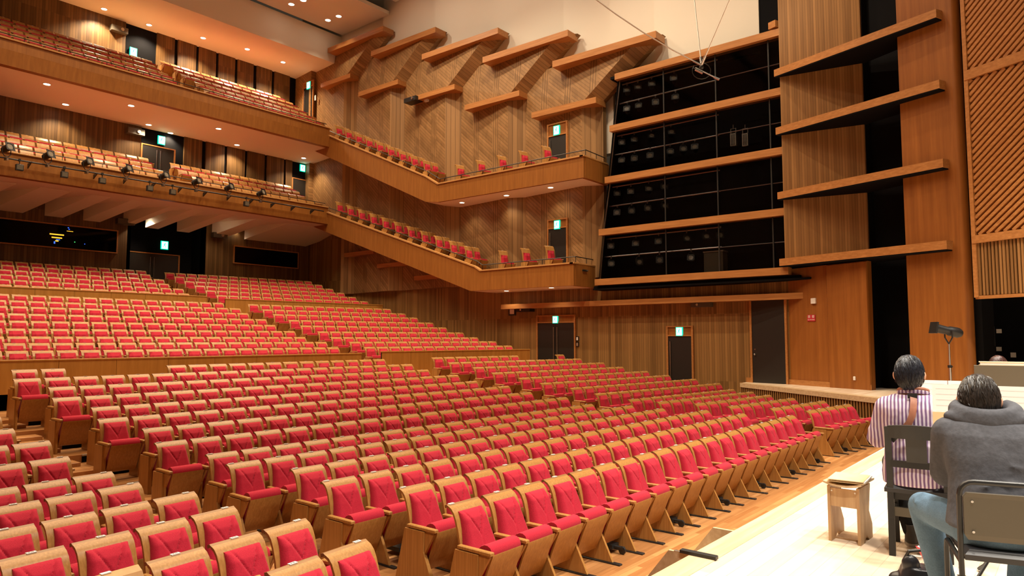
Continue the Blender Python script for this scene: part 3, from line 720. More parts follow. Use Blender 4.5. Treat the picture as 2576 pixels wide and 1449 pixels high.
def cushion_back(nx=36, nz=44, z1=.868):
    # bell-shaped pad with a stitched V
    m = MB(); z0 = .40; vs = []; idx = {}
    def hw(z):
        f = (z - z0) / (z1 - z0); return .162 + .074 * (1 - f) ** 1.7
    for j in range(nz + 1):
        z = z0 + (z1 - z0) * j / nz; f = j / nz
        for i in range(nx + 1):
            s = 2 * i / nx - 1; x = s * hw(z)
            e = min(1.0, (1 - abs(s)) * 5.0) ** .5 * min(1.0, (1 - f) * 7.0 + .0) ** .5
            d = .018 + .052 * e + .055 * (1 - f) ** 1.4
            vd = abs((z - .66) - abs(x) * 1.8)               # distance to the V seam
            if z > .60 and abs(x) < .15: d -= .020 * max(0.0, 1 - vd / .03)
            if z > .66 + abs(x) * 1.8: d -= .010
            if z < .66: d -= .004 * max(0, 1 - abs(x) / .02)
            vs.append((x, back_y(z) - d, z))
    fs = []
    for j in range(nz):
        for i in range(nx):
            a = j * (nx + 1) + i; fs.append((a, a + 1, a + nx + 2, a + nx + 1))
    m.add(vs, fs)
    # rim back to the shell
    rim = [j * (nx + 1) for j in range(nz, -1, -1)] + list(range(1, nx + 1)) + [j * (nx + 1) + nx for j in range(1, nz + 1)] + [nz * (nx + 1) + i for i in range(nx - 1, 0, -1)]
    o = len(m.v)
    for r in rim: x, y, z = m.v[r]; m.v.append((x, back_y(z) + .004, z))
    n = len(rim)
    for k in range(n): m.f.append((rim[k], o + k, o + (k + 1) % n, rim[(k + 1) % n])); m.mi.append(0)
    return m
SEATP = [(-.555, .556), (-.553, .585), (-.535, .622), (-.50, .640), (-.46, .640), (-.42, .622), (-.37, .575), (-.345, .52), (-.325, .30), (-.345, .17), (-.365, .165)]
def seat_cushion(res=1):
    m = MB(); w2 = .212; P = SEATP if res else [SEATP[i] for i in (0, 2, 4, 6, 8, 10)]
    n = len(P)
    if res:
        rg = []
        for s, ins in ((-1, .02), (-.93, .004), (.93, .004), (1, .02)):
            cy, cz = -.44, .42
            rg.append([(s * w2, y + (cy - y) * ins * 1.4, z + (cz - z) * ins * 1.4) for y, z in P])
        m.rings([r[::-1] for r in rg])
    else: m.prism(P, -w2, w2, 'x')
    return m
PANP = [(-.572, .560), (-.560, .557), (-.548, .548), (-.50, .43), (-.44, .27), (-.385, .165), (-.352, .140), (-.352, .126), (-.395, .148), (-.455, .262), (-.517, .42), (-.570, .540)]
def seat_pan(res=1):
    m = MB(); P = PANP if res else [PANP[i] for i in (0, 2, 4, 6, 7, 9, 11)]
    m.prism(P, -.222, .222, 'x'); return m
def armrest():
    m = MB(); m.bbox(-.026, .026, -.60, -.185, .572, .603, .008); return m
def arm_rib():
    m = MB(); m.box(-.014, .014, -.575, -.20, .548, .572); return m
def side_panel(mov):
    m = MB(); t = .016
    if mov:   # hourglass leg of the movable rows
        m.prism([(-.20, .55), (-.575, .55), (-.545, .50), (-.44, .33), (-.60, .02), (-.02, .02), (-.14, .33), (-.16, .42)], -t, t, 'x')
    else:
        m.prism([(-.20, .55), (-.575, .55), (-.55, .51), (-.44, .36), (-.44, 0), (-.10, 0), (-.12, .30), (-.15, .45)], -t, t, 'x')
    return m
def end_panel(mov):   # broad board closing the row at an aisle
    m = MB()
    if mov: m.prism([(-.16, .56), (-.45, .56), (-.44, .36), (-.60, .015), (-.02, .015)], -.034, -.016, 'x')
    else: m.prism([(-.13, .56), (-.42, .56), (-.42, 0), (-.10, 0)], -.036, -.016, 'x')
    return m
def base_rail():
    m = MB(); m.bbox(-.03, .03, -.70, .02, 0, .018, .004); return m
def castor():
    m = MB(); m.tube([(.10, -.50, .045), (.125, -.50, .045)], .045, 14); m.box(.085, .14, -.52, -.36, .06, .085); m.box(.05, .20, -.40, -.12, .05, .10); return m
SM = {
    'back_panel': seat_back().mesh('seat_back', M['seat_wood'], True), 'crest_cap': seat_cap().mesh('crest_cap', M['cap_wood']),
    'number_plate': seat_plate().mesh('number_plate', M['plate']), 'plate_mark': seat_plate_mark().mesh('plate_mark', M['ink']),
    'back_cushion': cushion_back().mesh('back_cushion', M['fabric'], True), 'seat_cushion': seat_cushion().mesh('seat_cushion', M['fabric'], True),
    'seat_pan': seat_pan().mesh('seat_pan', M['seat_wood'], True), 'armrest': armrest().mesh('armrest', M['seat_wood']), 'arm_rib': arm_rib().mesh('arm_rib', M['cap_wood']),
    'leg_mov': side_panel(1).mesh('side_panel', M['seat_wood']), 'leg_fix': side_panel(0).mesh('side_panel', M['seat_wood']),
    'end_mov': end_panel(1).mesh('end_panel', M['seat_wood']), 'end_fix': end_panel(0).mesh('end_panel', M['seat_wood']),
    'base_rail': base_rail().mesh('base_rail', M['black']), 'castor': castor().mesh('castor', M['black'])}
SEATS = []      # dicts: x, y, z(top), rz, pitch, first, last, mov, label data
def add_row(block, row, x0, n, y, ztop, pitch, ang, mov, skip=(), side_first=True, side_last=True, tier=None, bendx=None):
    ca, sa = math.cos(ang), math.sin(ang)
    for k in range(n):
        if k in skip: continue
        s = (k + .5) * pitch
        SEATS.append(dict(x=x0 + s * ca, y=y + s * sa, z=ztop - SEAT_H - (.255 if block in ('s1', 's2') else 0.0), rz=ang, p=pitch, first=(k == 0 or k - 1 in skip), last=(k == n - 1 or k + 1 in skip), mov=mov,
                          block=block, row=row, k=k, n=n))
A7 = math.radians(7)
CX0 = [4.86, 5.07, 4.75, 4.96, 4.63, 4.83, 4.54, 4.75, 4.45, 4.68, 4.38, 4.60, 4.29, 4.50]
REND = [18.76, 19.2, 19.7, 20.6, 21.1, 22.0, 22.5, 22.8, 22.9, 22.9, 22.9, 22.9, 22.9, 22.9]
for i in range(14):
    odd = i % 2
    add_row('centre', i, CX0[i], 19 if odd else 20, R1Y[i], R1Z[i], .518, 0, i < 6, skip=(2, 3, 4, 5) if i == 13 else ())
    xs = 16.10 + (.14 if odd else 0) + (.1 if i == 0 else 0); n = int((REND[i] - xs) / math.cos(A7) / .505 + .3)
    add_row('right', i, xs, n, yl(xs, R1Y[i]) + (.12 if i == 0 else 0), R1Z[i] + (0.01 if i > 5 else 0), .505, -A7, i < 6, skip=(8, 9, 10, 11) if i == 13 else ())
    if i < 11:
        xe = 3.70 - .05 * i + (.12 if odd else 0); n = 7
        add_row('left', i, xe - n * .505 * math.cos(A7), n, R1Y[i] - .3 - n * .505 * math.sin(A7), R1Z[i], .505, A7, i < 6)
for i in range(9):
    n = 20; xe = 14.30 + (.2 if i % 2 else 0.0)
    add_row('rear_c', i, xe - n * .518, n, R2Y[i], R2Z[i], .518, 0, False)
    xs = 15.30 + (.1 if i % 2 else 0); n = int((22.55 - xs) / math.cos(A7) / .505)
    add_row('rear_r', i, xs, n, yl(xs, R2Y[i]), R2Z[i], .505, -A7, False)
for i in range(6):
    n = 20; xe = 13.85 + (.2 if i % 2 else 0.0)
    add_row('back_c', i, xe - n * .518, n, R3Y[i], R3Z[i], .518, 0, False)
    xs = 14.98 - .03 * i; n = int((22.6 - xs) / math.cos(A7) / .505)
    add_row('back_r', i, xs, n, yl(xs, R3Y[i]), R3Z[i], .505, -A7, False)
for (TY, TZ, nm) in ((T1Y, T1Z, 't1'), (T2Y, T2Z, 't2')):
    for i in range(len(TY)):
        n = 18; xe = 13.95 + (.2 if i % 2 else 0)
        if i < 4: add_row(nm, i, xe - n * .518, n, TY[i], TZ[i], .518, 0, False)
        xs = 14.95 + (.15 if i % 2 else 0) + .12 * (3 - i); n = int((22.0 - xs) / .518)
        add_row(nm, i, xs, n, TY[i], TZ[i], .518, 0, False)
# pairs on the stepping side balconies and single seats in the boxes
def arm_seats(nm, y0, y1, z0, z1, n):
    for k in range(n):
        f = k / (n - 1); y = y0 + (y1 - y0) * f; z = z0 + (z1 - z0) * f
        add_row(nm, k, 22.06, 2, y, z, .52, 0, False)
arm_seats('s1', 30.2, 20.9, 8.70, 5.55, 11)
arm_seats('s2', 30.4, 23.6, 12.86, 9.85, 9)
for nm, zt, ys_ in (('s1', 5.24, (19.2, 17.98, 16.74)), ('s2', 9.39, (21.78, 20.51, 19.28, 18.08, 16.88))):
    for k, y in enumerate(ys_): add_row(nm, 20 + k, 22.4, 1, y, zt, .53, math.radians(-14), False)

def cam_depth(x, y, z): return (Vector((x, y, z)) - CAM).dot(FW)
def in_view(s):
    q = Vector((s['x'], s['y'] - .25, s['z'] + .6)) - CAM; d = q.dot(FW)
    if d < .5: return False
    u = 1288 + FPX * q.dot(RT) / d; v = 724.5 - FPX * q.dot(UP) / d
    m_ = FPX * .35 / d
    return -m_ < u < 2576 + m_ and -m_ < v < 1449 + m_
for s in SEATS: s['d'] = cam_depth(s['x'], s['y'], s['z']); s['vis'] = in_view(s)
vis = sorted([s for s in SEATS if s['vis'] and s['block'] in ('centre', 'left', 'right')], key=lambda s: s['d'])
for s in vis[:300]: s['solo'] = True
rows_w = {0: 'front row'}
for i in range(1, 14): rows_w[i] = '%s row' % ORD[i + 1]
def make_seat(s):
    root = empty('theatre_seat', (s['x'], s['y'], s['z']), s['rz'])
    if s['block'] == 'left': pos = '%s from the aisle' % ORD[s['n'] - s['k']] ; where = 'left block'
    elif s['block'] == 'centre': pos = '%s from the left aisle' % ORD[s['k'] + 1]; where = 'centre block'
    else: pos = '%s from the aisle' % ORD[s['k'] + 1]; where = 'right block'
    tag(root, 'red seat with wooden back, %s, %s of the %s' % (pos, rows_w[s['row']], where), 'theatre seat', 'red theatre seats of the front section')
    for nm in ('back_panel', 'crest_cap'): o = link(nm, SM[nm], root)
    pl = link('number_plate', SM['number_plate'], root)
    px = -.16 if s['first'] and s['block'] == 'centre' else (.13 if s['last'] and s['block'] == 'left' else 0.0)
    pl.location = (px, 0, 0)
    link('plate_mark', SM['plate_mark'], pl)
    for nm in ('back_cushion', 'seat_cushion', 'seat_pan'): link(nm, SM[nm], root)
    sides = [-1] + ([1] if s['last'] else [])
    for sd in sides:
        x = sd * s['p'] / 2
        for nm, key in (('armrest', 'armrest'), ('arm_rib', 'arm_rib'), ('side_panel', 'leg_mov' if s['mov'] else 'leg_fix')):
            o = link(nm, SM[key], root); o.location = (x, 0, 0)
        if s['mov']: o = link('base_rail', SM['base_rail'], root); o.location = (x, 0, 0)
        if (sd < 0 and s['first']) or (sd > 0 and s['last']):
            o = link('end_panel', SM['end_mov' if s['mov'] else 'end_fix'], root); o.location = (x if sd < 0 else x, 0, 0)
            if sd > 0: o.location = (x + .052, 0, 0)
    if s['mov'] and s['k'] % 3 == 1: link('castor', SM['castor'], root)
    return root
for s in SEATS:
    if s.get('solo'): make_seat(s)
# every further seat: one mesh
def far_seat(last, first, high=False):
    m = MB(); 
    def put(b, mi): m.add(b.v, b.f, mi)
    put(seat_back(0), 0); put(seat_cap(), 0); put(cushion_back(4, 5, (.868, .63, .80)[high]), 1); put(seat_plate(), 2)
    if high == 2: m.v = [(x, y, z if z < .5 else .5 + (z - .5) * 1.6) for x, y, z in m.v]     # taller backs of the side seats
    put(seat_cushion(0), 1); put(seat_pan(0), 0)
    for sd in [-1] + ([1] if last else []):
        for b in (armrest(), side_panel(0)):
            b.xform(Matrix.Translation((sd * .257, 0, 0))); put(b, 0)
    if first:
        b = end_panel(0); b.xform(Matrix.Translation((-.257, 0, 0))); put(b, 0)
    return m
protos = {(l, f, h): far_seat(l, f, h) for l in (0, 1) for f in (0, 1) for h in (0, 1, 2)}
V = []; Fc = []; MI = []; off = 0
for s in SEATS:
    if s.get('solo'): continue
    pr = protos[(int(s['last']), int(s['first']), {'t1': 1, 't2': 1, 's1': 2, 's2': 2}.get(s['block'], 0))]; v = np.array(pr.v); c, sn = math.cos(s['rz']), math.sin(s['rz'])
    vv = np.empty_like(v); vv[:, 0] = v[:, 0] * c - v[:, 1] * sn + s['x']; vv[:, 1] = v[:, 0] * sn + v[:, 1] * c + s['y']; vv[:, 2] = v[:, 2] + s['z']
    V.append(vv); Fc += [tuple(i + off for i in f) for f in pr.f]; MI += pr.mi; off += len(v)
me = bpy.data.meshes.new('far_seats'); me.from_pydata(np.concatenate(V).tolist(), [], Fc)
for mname in ('seat_wood_far', 'fabric', 'plate'): me.materials.append(M[mname])
me.polygons.foreach_set('material_index', MI); me.update()
fs_ = link('theatre_seat_rows', me)
tag(fs_, 'distant rows of red seats with wooden backs in stalls and balconies', 'theatre seats', kind='stuff')

# ================================================================== FIXTURES
def rotz(a): return Matrix.Rotation(a, 4, 'Z')
# ---- recessed downlights, each with its own lamp
dl_ring = MB()
for k in range(20):
    a0, a1 = 2 * math.pi * k / 20, 2 * math.pi * (k + 1) / 20
    dl_ring.add([(.17 * math.cos(a0), .17 * math.sin(a0), 0), (.17 * math.cos(a1), .17 * math.sin(a1), 0), (.12 * math.cos(a1), .12 * math.sin(a1), -.02), (.12 * math.cos(a0), .12 * math.sin(a0), -.02),
                 (.17 * math.cos(a0), .17 * math.sin(a0), .03), (.17 * math.cos(a1), .17 * math.sin(a1), .03)], [(0, 3, 2, 1), (0, 1, 5, 4)])
dl_ring = dl_ring.mesh('trim_ring', M['cream'], True)
m = MB(); m.disc((0, 0, -.012), .12, 20, flip=True); dl_lens = m.mesh('lens', M['lamp_on'])
m = MB(); m.tube([(0, 0, 0.0), (0, 0, .22)], .16, 20); dl_can = m.mesh('housing', M['cream'], True)
def downlight(p, label, energy=60, scale=1.0, can=False, cone=2.2, grp='recessed downlights'):
    r = empty('downlight', p); tag(r, label, 'ceiling light', grp); r.scale = (scale,) * 3
    link('trim_ring', dl_ring, r); link('lens', dl_lens, r)
    if can: link('housing', dl_can, r)
    spot('bulb', (p[0], p[1], p[2] - .05), energy, WARM, cone, .08)
def series(pts, zf, what, en, **kw):
    for k, (u, v) in enumerate(pts):
        z = zf(k) if callable(zf) else zf
        p = az(u, v, z); downlight((p.x, p.y, z - .005), '%s, %s from the left' % (what, ORD[k + 1]), en, **kw)
series([(262, 22), (375, 62), (511, 95), (622, 123), (712, 156)], 17.12, 'round downlight in the cream ceiling over the upper balcony', 800, grp='downlights over the upper balcony')
series([(118, 211), (330, 265), (550, 323)], 11.64, 'round downlight in the front row under the upper balcony', 300, grp='downlights under the upper balcony')
series([(165, 262), (374, 313), (429, 334), (596, 364), (764, 397)], 11.64, 'round downlight in the rear row under the upper balcony', 300, grp='downlights under the upper balcony')
series([(104, 480), (318, 511), (545, 547), (764, 572)], 7.5, 'round downlight in the front row under the lower balcony', 110, grp='downlights under the lower balcony')
series([(152, 516), (367, 545), (591, 577), (764, 594)], 7.27, 'round downlight in the rear row under the lower balcony', 110, can=True, grp='downlights under the lower balcony')
series([(1162, 509), (1274, 491), (1385, 471)], 7.62, 'downlight under the upper side box', 45, scale=.9, grp='downlights under the side boxes')
series([(1274, 731), (1387, 723)], 3.52, 'downlight under the lower side box', 40, scale=.9, grp='downlights under the side boxes')
series([(733, 10), (763, 0), (825, 50), (852, 40)], 18.85, 'bright downlight in the main ceiling panel', 160, scale=1.2, cone=1.4, grp='downlights in the main ceiling')

# ---- exit signs with the running figure
def exit_sign(p, face, w_, h_, label):
    r = empty('exit_sign', p, -math.pi / 2 if face == '-x' else 0.0); tag(r, label, 'exit sign', 'lit green exit signs')
    m = MB(); m.box(-w_ / 2, w_ / 2, -.06, 0, -h_ / 2, h_ / 2); m.build('housing', M['sign_green'], r)
    m = MB(); m.box(-w_ * .40, w_ * .40, -.066, -.06, -h_ * .42, h_ * .42); m.build('lit_panel', M['sign_white'], r)
    m = MB(); s = h_ * .42; y0, y1 = -.072, -.066
    m.tube([(s * .1, y0, s * .62), (s * .1, y1, s * .62)], s * .16, 12)
    def limb(a, b, wd):
        a, b = Vector(a) * s, Vector(b) * s; d = (b - a).normalized(); n = Vector((-d.y, d.x)) * wd * s / 2
        m.prism([tuple(a + n), tuple(b + n), tuple(b - n), tuple(a - n)], y0, y1, 'y')
    limb((.02, .45), (-.12, -.05), .24); limb((-.1, 0), (.28, -.3), .16); limb((.28, -.3), (.2, -.72), .14); limb((-.12, 0), (-.32, -.4), .16); limb((-.32, -.4), (-.7, -.45), .14)
    limb((0, .4), (.42, .1), .12); limb((0, .4), (-.42, .15), .12)
    m.build('running_figure', M['sign_green'], r)
p = ay(335, 131, 36.04); exit_sign((p.x, 36.05, p.z), '-y', .34, .42, 'green exit sign in the dark recess of the upper balcony')
p = ay(406, 353, 34.65); exit_sign((p.x, 34.68, p.z), '-y', .34, .42, 'green exit sign above the double door of the lower balcony')
p = ay(761, 423, 34.65); exit_sign((p.x, 34.68, p.z), '-y', .34, .40, 'green exit sign in the right corner of the lower balcony')
p = ay(414, 617, 35.75); exit_sign((p.x, 35.79, p.z), '-y', .36, .42, 'green exit sign above the rear entrance of the stalls')
p = ax(777, 215, 23.22); exit_sign((23.24, p.y, p.z), '-x', .34, .42, 'green exit sign over the corner door of the upper balcony')
exit_sign((W - .40, 16.62, 10.14), '-x', .30, .40, 'green exit sign over the door of the upper side box')
exit_sign((W - .40, 16.62, 6.17), '-x', .28, .36, 'green exit sign over the door of the lower side box')
exit_sign((W - .02, 17.0, 2.27), '-x', .26, .30, 'green exit sign over the black double side door')
exit_sign((W - .02, 11.43, 1.74), '-x', .26, .32, 'green exit sign over the narrow side door')

# ---- wall-mounted boxes
def wall_unit(name, p, face, w_, h_, d_, mat, label, cat, lens=None, frame=None):
    r = empty(name, p, -math.pi / 2 if face == '-x' else 0.0); tag(r, label, cat)
    m = MB(); m.bbox(-w_ / 2, w_ / 2, -d_, 0, -h_ / 2, h_ / 2, .01); m.build('body', M[mat], r)
    if frame:
        for a in ((-w_ / 2 - frame, w_ / 2 + frame, -h_ / 2 - frame, -h_ / 2), (-w_ / 2 - frame, w_ / 2 + frame, h_ / 2, h_ / 2 + frame), (-w_ / 2 - frame, -w_ / 2, -h_ / 2, h_ / 2), (w_ / 2, w_ / 2 + frame, -h_ / 2, h_ / 2)):
            m = MB(); m.box(a[0], a[1], -d_ * 1.2, 0, a[2], a[3]); m.build('frame', M['door_black'], r)
    if lens:
        m = MB(); m.tube([(lens, -d_ - .05, 0), (lens, -d_, 0)], min(w_, h_) * .28, 14); m.build('lens', M['steel'], r)
    return r
for (u, v, y, lab) in ((296, 77, 36.0, 'upper balcony'), (337, 333, BY, 'lower balcony')):
    p = ay(u, v, y); wall_unit('wall_speaker', (p.x, y, p.z), '-y', .75, .28, .3, 'grey_board', 'dark box fixture on the back wall of the %s' % lab, 'wall fixture', .1)
p = ay(312, 559, BY); wall_unit('wall_speaker', (p.x, BY, p.z), '-y', .75, .26, .3, 'grey_board', 'dark box fixture beside the long control room window', 'wall fixture', .1)
p = ay(548, 593, BY); wall_unit('wall_speaker', (p.x, BY, p.z), '-y', .75, .26, .3, 'grey_board', 'dark box fixture above left of the short dark window', 'wall fixture', .1)
p = ax(1055, 258, 23.35); wall_unit('projector', (23.2, p.y, p.z), '-x', .85, .22, .5, 'black', 'black projector hanging under a ledge on the side wall', 'projector', .2)
p = ax(1081, 253, 23.35); wall_unit('wall_box', (23.2, p.y, p.z), '-x', .22, .22, .12, 'plate', 'small white box beside the projector on the side wall', 'wall box')
p = ax(1290, 783, W); wall_unit('wall_monitor', (W, p.y, p.z), '-x', .26, .26, .06, 'plate', 'small white square in a dark frame left of the double side door', 'wall panel', None, .06)
p = ax(978, 681, W); wall_unit('wall_monitor', (W, p.y, p.z), '-x', .24, .24, .06, 'plate', 'small white square in a dark frame under the lower side balcony', 'wall panel', None, .06)
p = ax(1328, 780, W); wall_unit('wall_lamp', (W, p.y, p.z), '-x', .72, .16, .35, 'black', 'flat dark fixture above the black double side door', 'wall fixture', -.1)
p = ax(1770, 767, W); wall_unit('wall_lamp', (W, p.y, p.z), '-x', .72, .16, .3, 'grey_board', 'flat dark fixture high on the wall between the side doors', 'wall fixture', -.1)
p = ax(1453, 852, W); wall_unit('switch_plate', (W, p.y, p.z), '-x', .09, .13, .03, 'plate', 'upper white switch plate beside the double side door', 'switch', None, .03)
p = ax(1453, 866, W); wall_unit('switch_plate', (W, p.y, p.z), '-x', .09, .13, .03, 'alu', 'lower grey switch plate beside the double side door', 'switch', None, .03)
p = ax(793, 246, 23.2); wall_unit('switch_plate', (23.22, p.y, p.z), '-x', .12, .3, .03, 'plate', 'small plate beside the corner door of the upper balcony', 'switch')
# no-smoking sign
def text_mesh(txt, size, mat, name, parent, loc, extr=.002):
    cu = bpy.data.curves.new(name, 'FONT'); cu.body = txt; cu.size = size; cu.align_x = 'CENTER'; cu.align_y = 'CENTER'; cu.extrude = extr
    o = bpy.data.objects.new(name, cu); COL.objects.link(o)
    me = bpy.data.meshes.new_from_object(o.evaluated_get(bpy.context.evaluated_depsgraph_get())); bpy.data.objects.remove(o)
    me.materials.clear(); me.materials.append(mat); o = link(name, me, parent); o.location = loc; o.rotation_euler = (math.pi / 2, 0, 0); return o
ang = math.atan2(-1.35, -.63)
d_ = ray(2042, 800); n_ = Vector((math.sin(ang), -math.cos(ang), 0)); q0 = Vector((23.04, 6.775, 0))
tt = (q0 - CAM).dot(n_) / d_.dot(n_); p = CAM + d_ * tt + n_ * .004
r = empty('no_smoking_sign', (p.x, p.y, p.z), ang); tag(r, 'red no-smoking sign with white lettering on the smooth wall', 'sign')
m = MB(); m.box(-.15, .15, -.02, 0, -.10, .10); m.build('board', M['sign_red'], r)
text_mesh('禁  煙', .10, M['plate'], 'lettering', r, (0, -.022, .035)); text_mesh('NO SMOKING', .042, M['plate'], 'lettering', r, (0, -.022, -.055))
d2_ = ray(2048, 757); p2_ = CAM + d2_ * ((q0 - CAM).dot(n_) / d2_.dot(n_)) + n_ * .004
r = wall_unit('wall_box', tuple(p2_), '-x', .17, .17, .05, 'plate', 'small white square box on the smooth wall above the red sign', 'wall box'); r.rotation_euler = (0, 0, ang)
wp = wall_unit('wall_socket', (22.28, 5.28, .32), '-x', .07, .11, .02, 'plate', 'small socket plate low on the smooth wall by the stage', 'socket'); wp.rotation_euler = (0, 0, math.atan2(-1.3, -.57))

# ---- stage spotlights
def spot_parts(par):
    m = MB(); m.tube([(0, .16, 0), (0, .13, 0), (0, -.10, 0), (0, -.12, 0)], [.06, .085, .10, .115], 14); b = m.build('body', M['black'], par, True)
    m = MB(); m.disc((0, -.121, 0), .085, 14, axis='y'); m.build('lens', M['lens_glass'], b)
    m = MB(); m.box(-.13, .13, -.135, -.123, .085, .12); m.box(-.13, .13, -.135, -.123, -.12, -.085); m.box(-.13, -.09, -.135, -.123, -.12, .12); m.box(.09, .13, -.135, -.123, -.12, .12); m.build('colour_frame', M['black'], b)
    m = MB(); m.tube([(-.125, 0, -.02), (-.125, 0, .15), (-.06, 0, .23), (.06, 0, .23), (.125, 0, .15), (.125, 0, -.02)], .012, 6); m.build('yoke', M['black'], par)
    m = MB(); m.tube([(0, 0, .23), (0, 0, .30)], .014, 6); m.box(-.03, .03, -.05, .05, .285, .35); m.build('clamp', M['steel'], par)
M['lens_glass'] = new_mat('lamp_lens', (.25, .22, .17), .08, spec=.8)
proto = empty('stage_spotlight'); spot_parts(proto)
PROTO_USED = [False]
def put_spot(loc, rz, tilt, label, grp, scale=1.0):
    if not PROTO_USED[0]: o = proto; PROTO_USED[0] = True
    else: o = copy_tree(proto)
    o.location = loc; o.rotation_euler = (0, 0, rz); o.scale = (scale,) * 3
    tag(o, label, 'spotlight', grp)
    for c in o.children:
        if c.name.startswith('body'): c.rotation_euler = (tilt, 0, 0)
    return o
bays = ['lowest', 'second lowest', 'second highest', 'highest']
TW = {3: ([1565, 1608, 1643, 1700], [1570, 1610, 1652, 1703]), 2: ([1558, 1597, 1640, 1690], [1555, 1597, 1637, 1687, 1720, 1750]),
      1: ([1540, 1587, 1632, 1670], [1545, 1588, 1628, 1670]), 0: ([1535, 1598, 1655, 1725, 1773, 1807], [1535, 1605, 1656, 1735])}
for b, (ra, rb) in TW.items():
    (z0, y0), (z1, y1) = lev[b], lev[b + 1]; zm = (z0 + z1 - .24) / 2
    for nm, us, zp in (('upper', ra, z1 - .34), ('lower', rb, zm + .04)):
        for k, u in enumerate(us):
            y = ax(u, 450, TX + .3).y
            put_spot((TX + .3, min(y, min(y0, y1) - .3), zp - .33), math.radians(-62 + random.uniform(-12, 12)), math.radians(-18 + random.uniform(-8, 8)), 'black spotlight in the %s glazed bay, %s pipe, %s from the left' % (bays[b], nm, ORD[k + 1]), 'spotlights behind the tower glazing')
for k, u in enumerate((1845, 1875)):
    p = ax(u, 342, TX + .4); r = empty('strip_fixture', (p.x, p.y, p.z)); tag(r, 'pale upright fixture hanging in the glazed bay, %s of two' % ('left' if k == 0 else 'right'), 'stage fixture', 'pale fixtures in the tower')
    m = MB(); m.box(-.05, .05, -.10, .10, -.36, .08); m.build('body', M['alu'], r)
    for s in (-.05, 0, .05): m = MB(); m.box(-.058, -.05, s - .012, s + .012, -.34, .05); m.build('fin', M['ink'], r)
    m = MB(); m.tube([(0, -.09, .08), (0, -.09, .26), (0, .09, .26), (0, .09, .08)], .014, 6); m.build('yoke', M['alu'], r)
    m = MB(); m.tube([(0, 0, .26), (0, 0, .40)], .016, 6); m.build('hook', M['steel'], r)
p = ax(1800, 640, TX + .6); r = empty('equipment_case', (p.x, p.y, lev[0][0])); tag(r, 'grey equipment box standing in the lowest glazed bay', 'equipment box')
m = MB(); m.bbox(-.2, .2, -.35, .35, 0, .75, .02); m.build('case', M['grey_board'], r); m = MB(); m.bbox(-.22, .22, -.37, .37, .75, .80, .02); m.build('lid', M['alu'], r)

# ---- lighting bar along the lower balcony front
lb = empty('lighting_bar', (0, 30.15, 8.06)); tag(lb, 'long black pipe with brackets along the lower balcony front', 'lighting bar')
m = MB(); m.tube([(4.0, 0, 0), (21.35, 0, 0)], .03, 8); m.build('pipe', M['black'], lb)
m = MB(); m.prism([(-.03, .02), (.42, .02), (.42, -.17)], -.015, .015, 'x'); bmesh_ = m.mesh('bracket', M['black'])
x = 5.0
while x < 21.4: o = link('bracket', bmesh_, lb); o.location = (x, 0, 0); x += 1.13
big = [118, 218, 318, 412, 495, 577, 658, 14]
for k, u in enumerate(sorted(big)):
    p = ay(u, 440, 30.1)
    o = put_spot((p.x, 30.12, 8.42), math.radians(25), math.radians(-20), 'black spotlight on the lower balcony lighting bar, %s from the left' % ORD[k + 1], 'spotlights on the balcony bar', 1.3)
    for c in o.children:
        if c.name.startswith('clamp') or c.name.startswith('yoke'): c.rotation_euler = (math.pi, 0, 0)
M['flood'] = new_mat('flood_face', (.12, .10, .07), .3)
for k, u in enumerate((48, 162, 258, 378, 436, 622)):
    p = ay(u, 440, 30.1); up_ = -1
    r = empty('flood_lamp', (p.x, 30.12, 7.80)); tag(r, 'small square flood lamp hanging below the balcony bar, %s from the left' % ORD[k + 1], 'flood lamp', 'flood lamps on the balcony bar')
    m = MB(); m.bbox(-.12, .12, -.08, .06, -.13, .10, .015); m.build('housing', M['black'], r)
    m = MB(); m.box(-.095, .095, -.088, -.08, -.10, .07); m.build('face', M['flood'], r)
    m = MB(); m.tube([(0, 0, .10), (0, 0, .26)], .016, 6); m.box(-.03, .03, -.04, .07, .22, .31); m.build('clamp', M['black'], r)

# ---- microphone cluster hung on three wires
mc = CAM + ray(1765, 178) * 12.0
r = empty('hanging_microphone', mc); tag(r, 'silver microphone cluster hung on three thin wires', 'microphone')
M['wire'] = new_mat('wire', (.75, .72, .66), .4, .3)
for (u, v, t_) in ((1505, -30, 12.2), (1743, -30, 12.6), (1850, -30, 11.2)):
    q = CAM + ray(u, v) * t_ - mc; a = Vector((0, 0, .10)); pts = []
    ex = q * 2.2
    for i in range(9):
        f = i / 8; pp = a + (ex - a) * f; pp.z -= (.30 if u == 1505 else .03) * 4 * f * (1 - f); pts.append(pp)
    m = MB(); m.tube(pts, .011, 6); m.build('wire', M['wire'], r)
    m = MB(); m.tube([pts[0], a + (pts[1] - a).normalized() * .16], .022, 8); m.build('ferrule', M['steel'], r)
d1 = (RT * .9 - UP * .45).normalized()
m = MB(); m.tube([-d1 * .12, d1 * .32], .014, 8); m.build('bar', M['steel'], r)
m = MB(); m.tube([-d1 * .12 - UP * .03, d1 * .02 - UP * .03], .024, 10); m.build('microphone_capsule', M['steel'], r)
m = MB(); m.tube([d1 * .24, d1 * .34], .02, 10); m.build('microphone_capsule', M['steel'], r)
pts = [Vector((0, 0, .1)) + RT * (.16 * math.sin(a)) + UP * (-.10 + .14 * math.cos(a)) for a in [2 * math.pi * i / 14 for i in range(13)]]
m = MB(); m.tube(pts, .008, 6); m.build('cable_loop', M['black'], r)
m = MB(); m.sphere((0, 0, .06), .04); m.build('joint', M['black'], r, True)
m = MB(); m.tube([Vector((0, 0, .05)) - RT * .14, Vector((0, 0, 0))], .012, 6); m.build('bar', M['black'], r)
